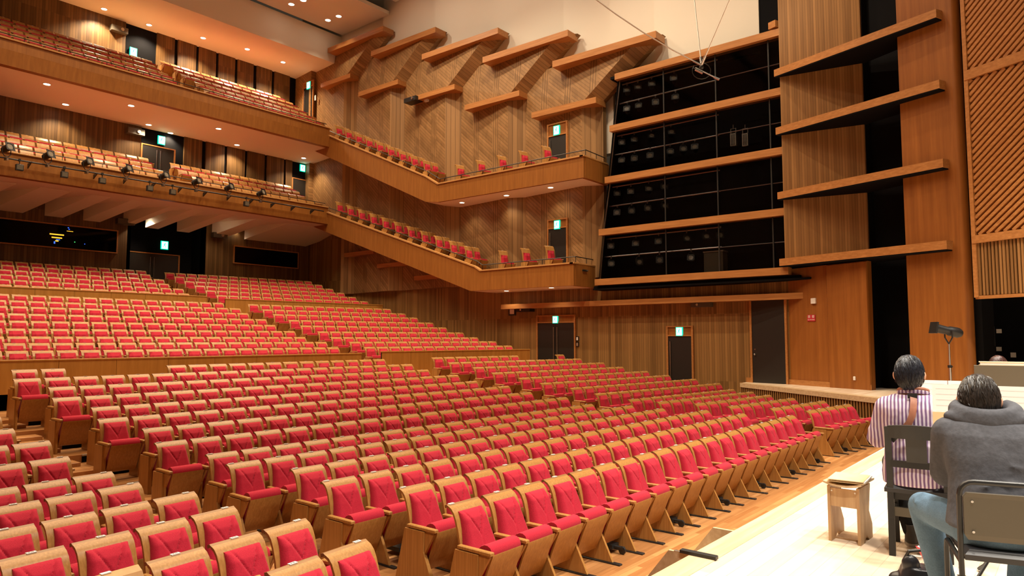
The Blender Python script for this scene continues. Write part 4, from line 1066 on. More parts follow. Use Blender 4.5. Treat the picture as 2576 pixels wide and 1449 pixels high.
# small camera on the end of the lower side box
r = wall_unit('camera', (22.6, 14.93, 4.12), '-y', .3, .07, .07, 'black', 'small black camera on the end panel of the lower side box', 'camera', .12)

# ================================================================== STAGE FURNITURE
# ---- plywood stool with a folder on it
r = empty('stool', (5.68, 1.41, 0), math.radians(-2)); tag(r, 'plywood stool with notched side boards on the bright stage', 'stool')
side = [(-.15, 0), (.15, 0), (.15, .12), (.085, .22), (.13, .40), (-.15, .40), (-.15, .38)]
for s, x in ((1, .10), (-1, -.10)):
    m = MB(); m.prism([(-.155, 0), (-.06, 0), (0.0, .045), (.07, .0), (.155, 0), (.155, .10), (.08, .21), (.13, .40), (-.155, .40), (-.155, .20)], x - .01, x + .01, 'y'); m.build('side_board', M['ply'], r)
m = MB(); m.box(-.15, -.135, -.09, .09, .255, .385); o = m.build('apron', M['ply'], r)
for y in (-.08, .08):
    b_ = MB(); b_.tube([(-.152, y, .365), (-.15, y, .365)], .006, 8); b_.build('screw', M['plate'], o)
m = MB(); m.box(-.06, .14, -.09, .09, .0, .012); m.build('base_board', M['ply'], r)
m = MB(); top = []
for i in range(9):
    y = -.13 + .26 * i / 8; z = .40 + .022 * (y / .13) ** 2; top.append((y, z))
m.prism(top + [(y, z + .014) for y, z in reversed(top)], -.18, .17, 'x'); m.build('seat', M['nosing'], r)
r = empty('folder', (5.67, 1.40, .437), math.radians(4)); tag(r, 'manila folder of papers lying on the plywood stool', 'folder')
m = MB(); m.box(-.17, .15, -.115, .125, 0.0, .003); m.build('cover', M['manila'], r); m = MB(); m.box(-.15, .17, -.125, .11, .003, .014); m.build('paper_stack', M['paper'], r)
m = MB(); m.box(-.17, .15, -.115, .125, .014, .018); m.build('cover', M['manila'], r)

# ---- step unit hooked on the stage edge
r = empty('step_unit', (4.55, 2.16, F0)); tag(r, 'pale wooden step unit with black hook at the stage edge', 'steps')
for x in (0, .75):
    m = MB(); m.prism([(0, 0), (0, 1.055), (.16, 1.055), (.95, .05), (.95, 0)], x, x + .025, 'x'); m.build('stringer', M['nosing'], r)
    m = MB(); m.tube([(x - .004, .08, .96), (x + .0, .08, .96)], .008, 8); m.build('bolt', M['black'], r)
for k in range(4):
    z = .20 + k * .21; y1 = .16 + (1.055 - z) / 1.005 * .79
    m = MB(); m.box(.025, .75, max(0.0, y1 - .26), y1 - .03, z - .03, z); m.build('step_board', M['nosing'], r)
m = MB(); m.bbox(-.012, .03, -.19, .07, 1.056, 1.08, .004); m.build('hook_bar', M['black'], r)
m = MB(); m.bbox(.0, .02, .06, .12, 1.056, 1.062, .002); m.build('hook_plate', M['steel'], r)

# ---- black wooden orchestra chair
def orch_chair(loc, rz, label):
    r = empty('orchestra_chair', loc, rz); tag(r, label, 'chair', 'players chairs on stage')
    for s in (-1, 1):
        m = MB(); y = s * .168
        m.rings([[(x - .018, y - .02, z), (x + .018, y - .02, z), (x + .018, y + .02, z), (x - .018, y + .02, z)] for x, z in ((-.20, 0), (-.185, .25), (-.18, .46), (-.20, .70), (-.225, .875))]); m.build('leg', M['black'], r)
        m = MB(); m.rings([[(x - .016, y - .016, z), (x + .016, y - .016, z), (x + .016, y + .016, z), (x - .016, y + .016, z)] for x, z in ((.19, 0), (.18, .40))]); m.build('leg', M['black'], r)
        m = MB(); m.box(-.17, .17, y - .01, y + .01, .24, .28); m.build('stretcher', M['black'], r)
    rg = []
    for i in range(9):
        y = -.168 + .336 * i / 8; c = -.022 * (1 - (y / .168) ** 2)
        rg.append([(-.235 + c, y, .80), (-.205 + c, y, .80), (-.21 + c, y, .882 + .012 * (1 - (y / .168) ** 2)), (-.24 + c, y, .882 + .012 * (1 - (y / .168) ** 2))])
    m = MB(); m.rings(rg); m.build('top_rail', M['charcoal'], r)
    m = MB(); m.box(-.215, -.195, -.16, .16, .60, .645); m.build('lower_rail', M['black'], r)
    m = MB(); m.rings([[(x - .01, -.062, z), (x + .01, -.062, z), (x + .01, .062, z), (x - .01, .062, z)] for x, z in ((-.205, .64), (-.232, .81))]); m.build('back_splat', M['charcoal'], r)
    m = MB(); m.bbox(-.20, .215, -.205, .205, .425, .472, .02); m.build('seat', M['leather'], r)
    m = MB(); m.box(-.17, .19, -.18, .18, .375, .425); m.build('apron', M['black'], r)
    m = MB(); m.box(-.19, -.165, -.165, .165, .265, .325); m.build('stretcher', M['grey_board'], r)
    m = MB(); m.tube([(-.18, -.03, .392), (-.215, -.03, .392), (-.215, .03, .392), (-.18, .03, .392)], .006, 6); m.build('height_lever', M['steel'], r)
    return r
H1 = math.radians(6)
orch_chair((5.65, .94, 0), H1, 'black wooden chair under the player in the striped shirt')
# ---- black tubular chair
r = empty('tubular_chair', (4.22, .35, 0), math.radians(16)); tag(r, 'black tubular steel chair under the player in the grey hoodie', 'chair', 'players chairs on stage')
tb = .0125
pts = []
def arc(c, r_, a0, a1, n=5): return [(c[0], c[1] + r_ * math.cos(a0 + (a1 - a0) * i / n), c[2] + r_ * math.sin(a0 + (a1 - a0) * i / n)) for i in range(n + 1)]
m = MB()
back = [(-.23, .215, 0.012), (-.20, .215, .45), (-.215, .215, .74)] + [(-.225, y, z) for _, y, z in arc((0, .155, .745), .06, 0, math.pi / 2)] + [(-.225, y, z) for _, y, z in arc((0, -.155, .745), .06, math.pi / 2, math.pi)] + [(-.215, -.215, .74), (-.20, -.215, .45), (-.23, -.215, 0.012)]
m.tube(back, tb, 8); m.build('back_frame', M['black'], r, True)
for s in (-1, 1):
    m = MB(); m.tube([(-.20, s * .215, .425), (.16, s * .215, .435), (.20, s * .215, .42), (.215, s * .215, .38), (.235, s * .215, .012)], tb, 8); m.build('leg', M['black'], r, True)
    m = MB(); m.tube([(-.225, s * .215, 0), (-.225, s * .215, .03)], .016, 8); m.tube([(.235, s * .215, 0), (.235, s * .215, .03)], .016, 8); m.build('foot_cap', M['rubber'], r)
    m = MB(); m.box(-.225, -.185, s * .215 - .018, s * .215 + .018, .33, .36); m.build('joint', M['steel'], r)
m = MB(); m.tube([(-.19, -.215, .10), (-.19, .215, .10)], tb * .9, 8); m.build('stretcher', M['black'], r)
m = MB(); m.tube([(.22, -.215, .12), (.22, .215, .12)], tb * .9, 8); m.build('stretcher', M['black'], r)
m = MB(); m.bbox(-.21, .215, -.20, .20, .438, .485, .022); m.build('seat', M['leather'], r)
m = MB(); m.rings([[(x - .012, -w_, z), (x - .012, w_, z), (x + .012, w_, z), (x + .012, -w_, z)] for x, w_, z in ((-.205, .185, .535), (-.212, .20, .56), (-.216, .20, .735), (-.219, .185, .755))]); o = m.build('backrest', M['grey_board'], r)
for y in (-.165, .165):
    for z in (.575, .715): m = MB(); m.tube([(-.232, y, z), (-.222, y, z)], .006, 8); m.build('bolt', M['steel'], o)
orch_chair((9.55, .76, 0), math.pi + .1, 'black wooden chair under the far player behind the music stand')

# ---- music stands
def music_stand(loc, rz, z0, h, w_, tilt, label, sheets=True, folder=None, mat='black', spread=.27):
    r = empty('music_stand', loc, rz); tag(r, label, 'music stand', 'music stands on stage')
    # the desk faces -x (towards its player)
    Rm = Matrix.Rotation(tilt, 3, 'Y')
    at_ = Vector((0, 0, z0))
    m = MB(); m.box(-.006, .006, -w_ / 2, w_ / 2, 0, h, rot=Rm, at=at_); d_ = m.build('desk', M[mat], r)
    m = MB(); m.box(-.06, .0, -w_ / 2, w_ / 2, -.012, 0, rot=Rm, at=at_); m.build('lip', M[mat], r)
    m = MB(); m.tube([(.02, 0, .18), (.02, 0, z0 + .10)], .012, 8); m.tube([(.02, 0, .18), (.02, 0, .62)], .016, 8); m.build('pole', M['black'], r)
    m = MB(); m.box(0, .03, -.03, .03, z0 + .06, z0 + .14); m.build('desk_bracket', M['black'], r)
    for k in range(3):
        a = 2 * math.pi * k / 3 + .4; m = MB(); m.tube([(.02, 0, .24), (.02 + spread * .7 * math.cos(a), spread * .7 * math.sin(a), .06), (.02 + spread * math.cos(a), spread * math.sin(a), .012)], .010, 6); m.build('leg', M['black'], r)
    for s in (-1, 1):
        a_, b_ = sorted((s * .004, s * w_ * .5 * .97)); pass
    return r
def sheet(loc, rz, z0, tilt, y0, y1, h, label, mat='paper', th=.006, off=-.010, zoff=0.0):
    r = empty('score', loc, rz); tag(r, label, 'sheet music')
    Rm = Matrix.Rotation(tilt, 3, 'Y'); ym = (y0 + y1) / 2
    for (a, b) in ((y0, ym - .002), (ym + .002, y1)):
        m = MB(); m.box(off - th, off, a, b, zoff + .001, zoff + h, rot=Rm, at=(0, 0, z0)); pg = m.build('page', M[mat], r)
        for k in range(9):
            z = zoff + .03 + (h - .06) * k / 8
            m = MB(); m.box(off - th - .0006, off - th, a + .02, b - .02, z, z + .006, rot=Rm, at=(0, 0, z0)); m.build('stave', M['stave'], pg)
    return r
M['stave'] = new_mat('stave_ink', (.72, .71, .68), .7)
TI = math.radians(14)
music_stand((6.34, .84, 0), H1, .74, .33, .52, TI, 'black music stand in front of the player in the striped shirt')
sheet((6.34, .84, 0), H1, .74, TI, -.28, .28, .42, 'white open score on the stand before the striped shirt')
H2 = math.radians(6)
music_stand((5.17, .46, 0), H2, .85, .33, .58, TI, 'black music stand in front of the player in the hoodie')
sheet((5.17, .46, 0), H2, .85, TI, -.31, .31, .345, 'wide white open score on the stand before the grey hoodie')
r = empty('folder', (5.17, .46, .85), H2); tag(r, 'beige folder standing before the lower left of the wide score', 'folder')
Rm = Matrix.Rotation(TI, 3, 'Y')
m = MB(); m.box(-.034, -.030, -.02, .31, .002, .165, rot=Rm); m.build('cover', M['manila'], r); m = MB(); m.box(-.030, -.019, -.015, .305, .004, .162, rot=Rm); m.build('paper_stack', M['paper'], r)
music_stand((8.62, .62, 0), math.pi + .12, .90, .32, .56, TI, 'black music stand of the far player, seen from behind', mat='grey_board')
r = empty('folder', (8.66, .66, 1.21), .1); tag(r, 'peach coloured folder on top of the far music stand', 'folder')
m = MB(); m.box(-.12, .06, -.20, .20, 0, .004); m.build('cover', M['manila'], r); m = MB(); m.box(-.115, .055, -.19, .19, .004, .03); m.build('paper_stack', M['paper'], r); m = MB(); m.box(-.12, .06, -.20, .20, .03, .036); m.build('cover', M['manila'], r)
music_stand((7.4, .33, 0), math.pi + .2, .86, .20, .50, TI, 'second black music stand at the right edge of the picture', mat='grey_board')

# ---- spotlight on a floor stand near the pier
r = empty('floor_spotlight', (18.6, 2.40, 0), math.radians(-139)); tag(r, 'black spotlight on a tall floor stand before the wood pier', 'spotlight')
m = MB(); m.tube([(0, 0, .25), (0, 0, .85)], .028, 8); m.tube([(0, 0, .80), (0, 0, 1.36)], .02, 8); m.build('pole', M['steel'], r)
m = MB(); m.tube([(0, 0, .82), (0, 0, .88)], .045, 8); m.tube([(0, 0, .85), (.09, 0, .85)], .014, 6); m.build('collar', M['black'], r)
for k in range(3):
    a = 2 * math.pi * k / 3; m = MB(); m.tube([(0, 0, .34), (.38 * math.cos(a), .38 * math.sin(a), .012)], .016, 6); m.build('leg', M['black'], r)
m = MB(); m.tube([(-.13, 0, 1.66), (-.13, 0, 1.50), (0, 0, 1.36), (.13, 0, 1.50), (.13, 0, 1.66)], .018, 6); m.build('yoke', M['black'], r)
m = MB(); m.tube([(0, -.32, .0), (0, -.30, 0), (0, -.02, 0), (0, .02, 0), (0, .22, 0), (0, .30, 0)], [.10, .105, .09, .11, .12, .08], 12)
m.xform(Matrix.Translation((0, 0, 1.66)) @ Matrix.Rotation(math.radians(-12), 4, 'X')); b_ = m.build('body', M['black'], r, True)
m = MB(); m.box(-.13, .13, -.36, -.32, -.13, .13); m.xform(Matrix.Translation((0, 0, 1.66)) @ Matrix.Rotation(math.radians(-12), 4, 'X')); m.build('colour_frame', M['black'], b_)
# ---- papers pinned in the dark wing
for k, (u, v, w_, h_, mt, lab) in enumerate(((2484, 846, .36, .58, 'notice', 'grey printed notice pinned in the dark wing'), (2513, 833, .13, .12, 'plate', 'small pale note in the wing, topmost'), (2513, 878, .13, .12, 'plate', 'small pale note in the wing, between two others'), (2549, 893, .13, .14, 'plate', 'small pale note in the wing, rightmost'))):
    p = ax(u, v, 24.78); r = empty('notice', (24.795, p.y, p.z), -math.pi / 2); tag(r, lab, 'notice')
    if 'notice' not in M: M['notice'] = new_mat('notice_paper', (.45, .47, .45), .6)
    m = MB(); m.box(-w_ / 2, w_ / 2, -.01, 0, -h_ / 2, h_ / 2); m.build('sheet', M[mt], r)
    if k == 0:
        for z in (.15, .11, .02): m = MB(); m.box(-.13, .13, -.013, -.01, z, z + .025); m.build('print', M['ink'], r)

# ================================================================== PEOPLE
M['skin'] = new_mat('skin', (.62, .34, .22), .5, spec=.35)
M['skin'].node_tree.nodes['Principled BSDF'].inputs['Subsurface Weight'].default_value = .08
M['lip'] = new_mat('lip', (.45, .16, .13), .5)
M['eye'] = new_mat('eye_white', (.8, .78, .74), .25)
M['iris'] = new_mat('iris', (.03, .015, .01), .2)
def hair_mat(name, c):
    m = new_mat(name, c, .38, spec=.35); t = NT(m); x, y, z = t.xyz()
    n = t.noise(t.comb(t.math('MULTIPLY', x, .5), y, t.math('MULTIPLY', z, .5)), 120.0, 2.0)
    t.color(t.ramp(n, [(.3, tuple(v * .5 for v in c)), (.75, tuple(v * 2.0 for v in c))])); t.bump(n, .3, .004); return m
M['hair_black'] = hair_mat('hair_black', (.012, .013, .018)); M['hair_dark'] = hair_mat('hair_dark', (.020, .016, .014)); M['hair_brown'] = hair_mat('hair_brown', (.045, .018, .015))
def cloth(name, c, scale=60):
    m = new_mat(name, c, .85, spec=.15); t = NT(m); tc = t.add('ShaderNodeTexCoord')
    n = t.noise(tc.outputs['Object'], scale, 3.0); n2 = t.noise(tc.outputs['Object'], 9.0, 2.0)
    t.color(t.ramp(t.math('ADD', t.math('MULTIPLY', n, .5), t.math('MULTIPLY', n2, .5)), [(.3, tuple(v * .75 for v in c)), (.7, tuple(v * 1.2 for v in c))]))
    t.bump(t.math('ADD', t.math('MULTIPLY', n, .15), n2), .35, .03); return m
M['hoodie'] = cloth('grey_jersey', (.085, .088, .102)); M['jeans'] = cloth('blue_denim', (.12, .20, .29), 150); M['trousers'] = cloth('black_trousers', (.02, .02, .022)); M['shirt_plain'] = cloth('dark_shirt', (.05, .05, .06))
M['shoe'] = new_mat('dark_shoe', (.05, .043, .038), .6); M['sneaker'] = new_mat('grey_sneaker', (.30, .28, .25), .7); M['sole'] = new_mat('sole', (.35, .32, .28), .7)
M['strap'] = grain_wood('brown_leather', (.30, .11, .06), (.42, .18, .11), 'z', .5, 30.0, .3)
m = new_mat('striped_shirt', (.7, .6, .7), .8, spec=.15); M['striped'] = m; t = NT(m); x, y, z = t.xyz()
n2 = t.noise(t.comb(x, y, z), 7.0, 2.0)
sx_ = t.math('ADD', y, t.math('MULTIPLY', n2, .012))
fr2 = t.math('FRACT', t.math('DIVIDE', sx_, .0235)); tri = t.math('ABSOLUTE', t.math('SUBTRACT', fr2, .5))
t.color(t.ramp(tri, [(.20, (.66, .58, .68)), (.30, (.19, .11, .23))]))
t.bump(n2, .5, .04)

def fuse(mb, voxel, name, mat, parent, it=6, fac=.6):
    me = mb.mesh(name + '_tmp', mat); o = bpy.data.objects.new('tmp', me); COL.objects.link(o)
    r = o.modifiers.new('r', 'REMESH'); r.mode = 'VOXEL'; r.voxel_size = voxel
    s = o.modifiers.new('s', 'SMOOTH'); s.iterations = it; s.factor = fac
    dg = bpy.context.evaluated_depsgraph_get(); me2 = bpy.data.meshes.new_from_object(o.evaluated_get(dg)); bpy.data.objects.remove(o)
    me2.name = name; me2.materials.clear(); me2.materials.append(mat); me2.polygons.foreach_set('use_smooth', [True] * len(me2.polygons))
    return link(name, me2, parent)
def ell_ring(cx, cy, z, hx, hy, n=24, e=2.3, tilt=0.0):
    o = []
    for k in range(n):
        a = 2 * math.pi * k / n; c, s = math.cos(a), math.sin(a)
        px = hx * math.copysign(abs(c) ** (2 / e), c); py = hy * math.copysign(abs(s) ** (2 / e), s)
        o.append((cx + px, cy + py, z + tilt * px))
    return o
def limb(mb, pts, rs, n=14):
    # tapered tube with rounded joints
    P = [Vector(p) for p in pts]
    for a, b, ra, rb in zip(P, P[1:], rs, rs[1:]): mb.tube([a + (b - a) * f for f in (0, .33, .66, 1)], [ra + (rb - ra) * f for f in (0, .33, .66, 1)], n)
    for p, r_ in zip(P, rs): mb.sphere(p, r_, 12, 8)
def hand(mb, wrist, dirv, nrm, side, s=1.0):
    d = Vector(dirv).normalized(); n = Vector(nrm).normalized(); w_ = d.cross(n).normalized() * side
    w0 = Vector(wrist)
    for i, off in enumerate((-.030, -.010, .010, .030)):
        a = w0 + w_ * off * .7 * s; b = w0 + d * .085 * s + w_ * off * s
        mb.tube([a, b], [.014 * s, .012 * s], 8)
        L = (.062, .075, .080, .066)[i] * s; c1 = b + d * L * .45 - n * .006; c2 = c1 + (d * .7 - n * .7).normalized() * L * .35; c3 = c2 + (d * .2 - n * .98).normalized() * L * .28
        mb.tube([b, c1, c2, c3], [.0095 * s, .009 * s, .0085 * s, .0065 * s], 8); mb.sphere(c3, .0065 * s, 8, 6)
    a = w0 + d * .02 * s + w_ * .025 * s; b = a + (d * .5 + w_ * .75).normalized() * .045 * s; c = b + (d * .9 - n * .3).normalized() * .035 * s
    mb.tube([a, b, c], [.014 * s, .011 * s, .008 * s], 8); mb.sphere(c, .008 * s, 8, 6)
def head_mesh(mb, hc, yaw, pit, s=1.0):
    st_ = len(mb.v)
    mb.sphere((0, 0, 0), 1.0, 28, 20, sc=(.100, .078, .118))
    for i in range(st_, len(mb.v)):
        x, y, z = mb.v[i]
        if z < 0: f = 1 + .25 * z / .118; y *= f * (1.0 if x < 0 else .95); x = x * (1 + .1 * z / .118) + .012 * (-z / .118)
        if x < -.05 and z > -.03: x *= 1.05
        mb.v[i] = (x, y, z)
    mb.sphere((.104, 0, -.015), 1.0, 10, 8, sc=(.018, .014, .026)); mb.sphere((.096, 0, .012), 1.0, 10, 8, sc=(.012, .010, .03))
    mb.sphere((.088, .03, .026), 1.0, 10, 6, sc=(.014, .022, .008)); mb.sphere((.088, -.03, .026), 1.0, 10, 6, sc=(.014, .022, .008))
    mb.sphere((.078, 0, -.088), 1.0, 10, 8, sc=(.022, .024, .02))
    for sd in (-1, 1):
        mb.sphere((-.014, sd * .090, -.010), 1.0, 12, 10, sc=(.020, .016, .034)); mb.sphere((-.006, sd * .082, -.034), 1.0, 8, 6, sc=(.013, .010, .018))
    Mx = Matrix.Translation(hc) @ Matrix.Rotation(yaw, 4, 'Z') @ Matrix.Rotation(pit, 4, 'Y') @ Matrix.Scale(s, 4)
    mb.xform(Mx, st_); return Mx
def hair_mesh(Mx, mat, parent, seed, n_tuft=1100, long=1.0, nape=-.055):
    rnd = random.Random(seed); mb = MB()
    def hairline(a):       # lowest z of hair for an azimuth measured from the face
        c = math.cos(a)
        if c > .6: return .055
        if c > .2: return .055 - .037 * (.6 - c) / .4
        if c > -.28: return .018
        return .018 + (nape - .018) * min(1, (-.28 - c) / .35)
    n, m_ = 40, 26; grid = {}
    vs = []; fs = []
    for i in range(m_ + 1):
        for k in range(n):
            a = 2 * math.pi * k / n; zl = hairline(a) / .118; t0 = math.acos(max(-1, min(1, zl))); th = t0 * i / m_
            wob = 1 + .05 * math.sin(5 * a + 3 * th) * math.sin(th) + .03 * math.sin(11 * a - 4 * th)
            e = min(1.0, (m_ - i) / 3.0) ** .5; g = 1.0 + (.17 * wob) * (.25 + .75 * e)
            x = .104 * math.sin(th) * math.cos(a) * g - .006; y = .080 * math.sin(th) * math.sin(a) * g; z = .118 * math.cos(th) * (g + .03)
            vs.append((x, y, z))
    for i in range(m_):
        for k in range(n): fs.append((i * n + k, (i + 1) * n + k, (i + 1) * n + (k + 1) % n, i * n + (k + 1) % n))
    mb.add(vs, fs)
    for _ in range(n_tuft):
        a = rnd.uniform(0, 2 * math.pi); zl = hairline(a) / .118; t0 = math.acos(max(-1, min(1, zl))); th = t0 * rnd.uniform(.08, .97) ** .75
        def P(th_, a_, g): return Vector((.104 * math.sin(th_) * math.cos(a_) * g - .006, .080 * math.sin(th_) * math.sin(a_) * g, .118 * math.cos(th_) * (g + .02)))
        L = rnd.uniform(.4, .75) * long; da = rnd.uniform(-.25, .25) + .12
        g0 = rnd.uniform(0, .03); pts = [P(th, a, 1.12 + g0), P(th + L * .4, a + da * .4, 1.165 + g0), P(th + L * .75, a + da * .75, 1.165 + g0), P(th + L, a + da, 1.145 + g0 + rnd.uniform(-.02, .03))]
        r_ = rnd.uniform(.003, .0055); mb.tube(pts, [r_ * .8, r_, r_ * .75, r_ * .12], 5)
    mb.xform(Mx); return mb.build('hair', mat, parent, True)
def face_parts(Mx, parent):
    for sd in (-1, 1):
        m = MB(); m.sphere((.083, sd * .031, .008), .0125, 12, 8); m.xform(Mx); e = m.build('eye', M['eye'], parent, True)
        m = MB(); m.sphere((.0915, sd * .031, .008), .0055, 10, 6); m.xform(Mx); m.build('iris', M['iris'], e, True)
        m = MB(); m.tube([(.096, sd * .016, .036), (.094, sd * .034, .040), (.080, sd * .05, .034)], [.003, .004, .002], 6); m.xform(Mx); m.build('eyebrow', M['hair_black'], parent)
    m = MB(); m.sphere((.094, 0, -.055), 1.0, 12, 6, sc=(.008, .022, .006)); m.sphere((.093, 0, -.063), 1.0, 12, 6, sc=(.008, .018, .006)); m.xform(Mx); m.build('mouth', M['lip'], parent, True)

def person(loc, rz, label, lean, headpos, headyaw, headpit, arms, knees, feet, top_mat, leg_mat, shoe_mat, hair, seed, baggy=1.0, scale=1.0, nape=-.055, collar=True, hem=.475):
    r = empty('person', loc, rz); r.scale = (scale,) * 3; tag(r, label, 'person')
    lx = lambda z: lean * max(0.0, (z - .5)) ** 1.25
    T = [(.47, .15, .185), (.55, .15, .19), (.66, .128, .172), (.78, .122, .170), (.90, .128, .190), (.99, .122, .203), (1.045, .100, .180), (1.08, .075, .115), (1.10, .062, .075)]
    sho = [(lx(.99), s * .185, .995) for s in (1, -1)]
    # body: one continuous skin surface
    b = MB(); b.rings([ell_ring(lx(z) - .0, 0, z, hx * .9, hy * .9) for z, hx, hy in T])
    nb = Vector((lx(1.08) + .0, 0, 1.05)); hp = Vector(headpos)
    b.tube([nb, nb * .5 + (hp + Vector((-.015, 0, -.05))) * .5, hp + Vector((-.01, 0, -.03))], [.062, .056, .055], 16)
    Mx = head_mesh(b, hp, headyaw, headpit)
    for i, s in enumerate((1, -1)):
        el, wr = arms[i]; limb(b, [sho[i], el, wr], [.050, .040, .028])
        d = (Vector(wr) - Vector(el)).normalized(); hand(b, wr, d, Vector((0, 0, 1)) if abs(d.z) < .8 else Vector((1, 0, 0)), -s)
        kn, an = knees[i], feet[i]; limb(b, [(.03, s * .095, .53), kn, (an[0], an[1], an[2] + .08)], [.075, .055, .040])
        b.tube([(an[0] - .05, an[1], .05), (an[0] + .15, an[1] + .02 * s, .035)], [.035, .03], 10)
    fuse(b, .0085, 'body', M['skin'], r, 4, .5)
    face_parts(Mx, r); hair_mesh(Mx, hair, r, seed, nape=nape)
    # top garment
    g = MB(); bg = .022 * baggy
    g.rings([ell_ring(lx(z) - .004, 0, z, hx + bg * (1.5 if z < .7 else 1.0), hy + bg * (1.35 if z < .7 else 1.0)) for z, hx, hy in T if z >= hem - .01 and z < 1.06] + [ell_ring(lx(1.085), 0, 1.085, .085, .125 + bg * .3)])
    for i, s in enumerate((1, -1)):
        el, wr = Vector(arms[i][0]), Vector(arms[i][1]); cuff = el + (wr - el) * .85
        limb(g, [Vector(sho[i]) - Vector((0, s * .02, .012)), el, cuff], [.073 + bg * .8, .056 + bg, .042 + bg * .6])
        sh_ = Vector(sho[i])
        for q in range(5):      # creases gathered at the elbow
            c = el + (sh_ - el) * (.08 * q); g.tube([c + Vector((-.05, s * .03, .02 * (q % 2))), c + Vector((-.02, s * .065, -.01)), c + Vector((.045, s * .05, .015))], [.010, .016, .010], 8)
    rnd = random.Random(seed + 5)
    for q in range(10):         # soft folds across the back
        z = rnd.uniform(.52, .85); y0 = rnd.uniform(-.15, .15); zz_ = z + rnd.uniform(-.06, .06)
        back = lambda y, z: -(.135 + bg) * (1 - min(1, abs(y) / .22) ** 2.3) ** .43 + lx(z) + .004
        ya, yb = y0 - .07, y0 + .07
        g.tube([(back(ya, z) + .012, ya, z), (back(y0, (z + zz_) / 2) + .004, y0, (z + zz_) / 2), (back(yb, zz_) + .012, yb, zz_)], [.006, .014, .006], 8)
    top = fuse(g, .009, 'shirt' if collar else 'hoodie', top_mat, r, 5, .5)
    # trousers and shoes
    p_ = MB(); p_.rings([ell_ring(0.0, 0, z, hx, hy) for z, hx, hy in ((.465, .12, .165), (.49, .155, .195), (.56, .15, .195), (.64, .135, .18))])
    for i, s in enumerate((1, -1)):
        kn, an = Vector(knees[i]), Vector(feet[i]); limb(p_, [(.02, s * .10, .545), kn, (an.x, an.y, an.z + .10)], [.098, .078, .062])
        for q in range(3): c = kn + Vector((-.05 - .02 * q, 0, .06 - .01 * q)); p_.tube([c + Vector((0, -.05, -.01)), c + Vector((0, 0, .016)), c + Vector((0, .05, -.01))], [.006, .012, .006], 8)
    fuse(p_, .009, 'trousers', leg_mat, r, 5, .5)
    for i, s in enumerate((1, -1)):
        an = Vector(feet[i]); m = MB()
        m.rings([ell_ring(an.x + cx, an.y, z, hx, hy, 18) for z, cx, hx, hy in ((.022, .055, .142, .050), (.05, .055, .142, .051), (.075, .03, .11, .048), (.105, -.005, .062, .044), (.145, -.01, .050, .042))]); sh = m.build('shoe', shoe_mat, r, True)
        m = MB(); m.rings([ell_ring(an.x + .055, an.y, z, .146, .053, 18) for z in (.0, .024)]); m.build('sole', M['sole'], sh)
        m = MB()
        for q in range(4): m.tube([(an.x + .03 + .025 * q, an.y - .028, .088 - .006 * q), (an.x + .03 + .025 * q, an.y + .028, .088 - .006 * q)], .004, 6)
        m.build('lace', M['plate'], sh)
    return r, lx, top, Mx

# player in the striped shirt
P1, lx1, top1, _ = person((5.615, .955, 0), math.radians(7), 'person in a purple striped shirt seen from behind, leather strap over the back', .08, (.055, .02, 1.225), 0.0, math.radians(14),
    [((.08, .235, .76), (.30, .16, .72)), ((.12, -.20, .76), (.36, -.06, .80))], [(.43, .17, .54), (.45, -.17, .54)], [(.20, .05, .0), (.42, -.2, .0)], M['striped'], M['trousers'], M['shoe'], M['hair_black'], 3, baggy=.75, scale=1.0, nape=-.075)
# collar and strap
m = MB()
for i in range(17):
    pass
ring = [(.018 + lx1(1.07) + .083 * math.cos(a), .086 * math.sin(a), 1.095 - .02 * math.cos(a)) for a in [2 * math.pi * i / 24 for i in range(25)]]
m.tube(ring, .017, 8, cap=False); m.build('collar', M['striped'], P1, True)
def ribbon(pts, wdir, w_, th, name, mat, parent):
    m = MB(); rg = []
    for p, wd in zip(pts, wdir):
        p = Vector(p); wd = Vector(wd).normalized() * w_ / 2; n = Vector((-1, 0, 0)) * th
        rg.append([p - wd, p + wd, p + wd + n, p - wd + n])
    m.rings(rg); return m.build(name, mat, parent, True)
sp_ = []; wd_ = []
for (y, z) in ((-.005, 1.09), (-.008, 1.05), (-.005, 1.0), (.004, .95), (.025, .90), (.055, .86), (.09, .825)):
    x = -(.122 + .0275) * (1 - min(1, abs(y) / .21) ** 2.3) ** .43 + lx1(z) - .012
    if z > 1.04: x += .03 + (.02 if z > 1.07 else 0)
    sp_.append((x, y, z)); wd_.append((0, 1, .25 if z > .93 else .9))
strap = ribbon(sp_, wd_, .042, .006, 'neck_strap', M['strap'], P1)
m = MB(); m.tube([(.018 + lx1(1.09) + .088 * math.cos(a), .09 * math.sin(a), 1.112 - .022 * math.cos(a)) for a in [math.pi * (.35 + 1.3 * i / 14) for i in range(15)]], .013, 8); m.build('strap_loop', M['strap'], strap, True)
ribbon([(sp_[-1][0] - .004, .088, .828), (sp_[-1][0] - .002, .115, .795), (sp_[-1][0] + .01, .135, .77)], [(0, 1, .9)] * 3, .034, .008, 'strap_end', M['black'], strap)
m = MB(); m.box(sp_[0][0] - .016, sp_[0][0] - .004, -.03, .03, 1.065, 1.10); m.build('strap_slide', M['black'], strap)

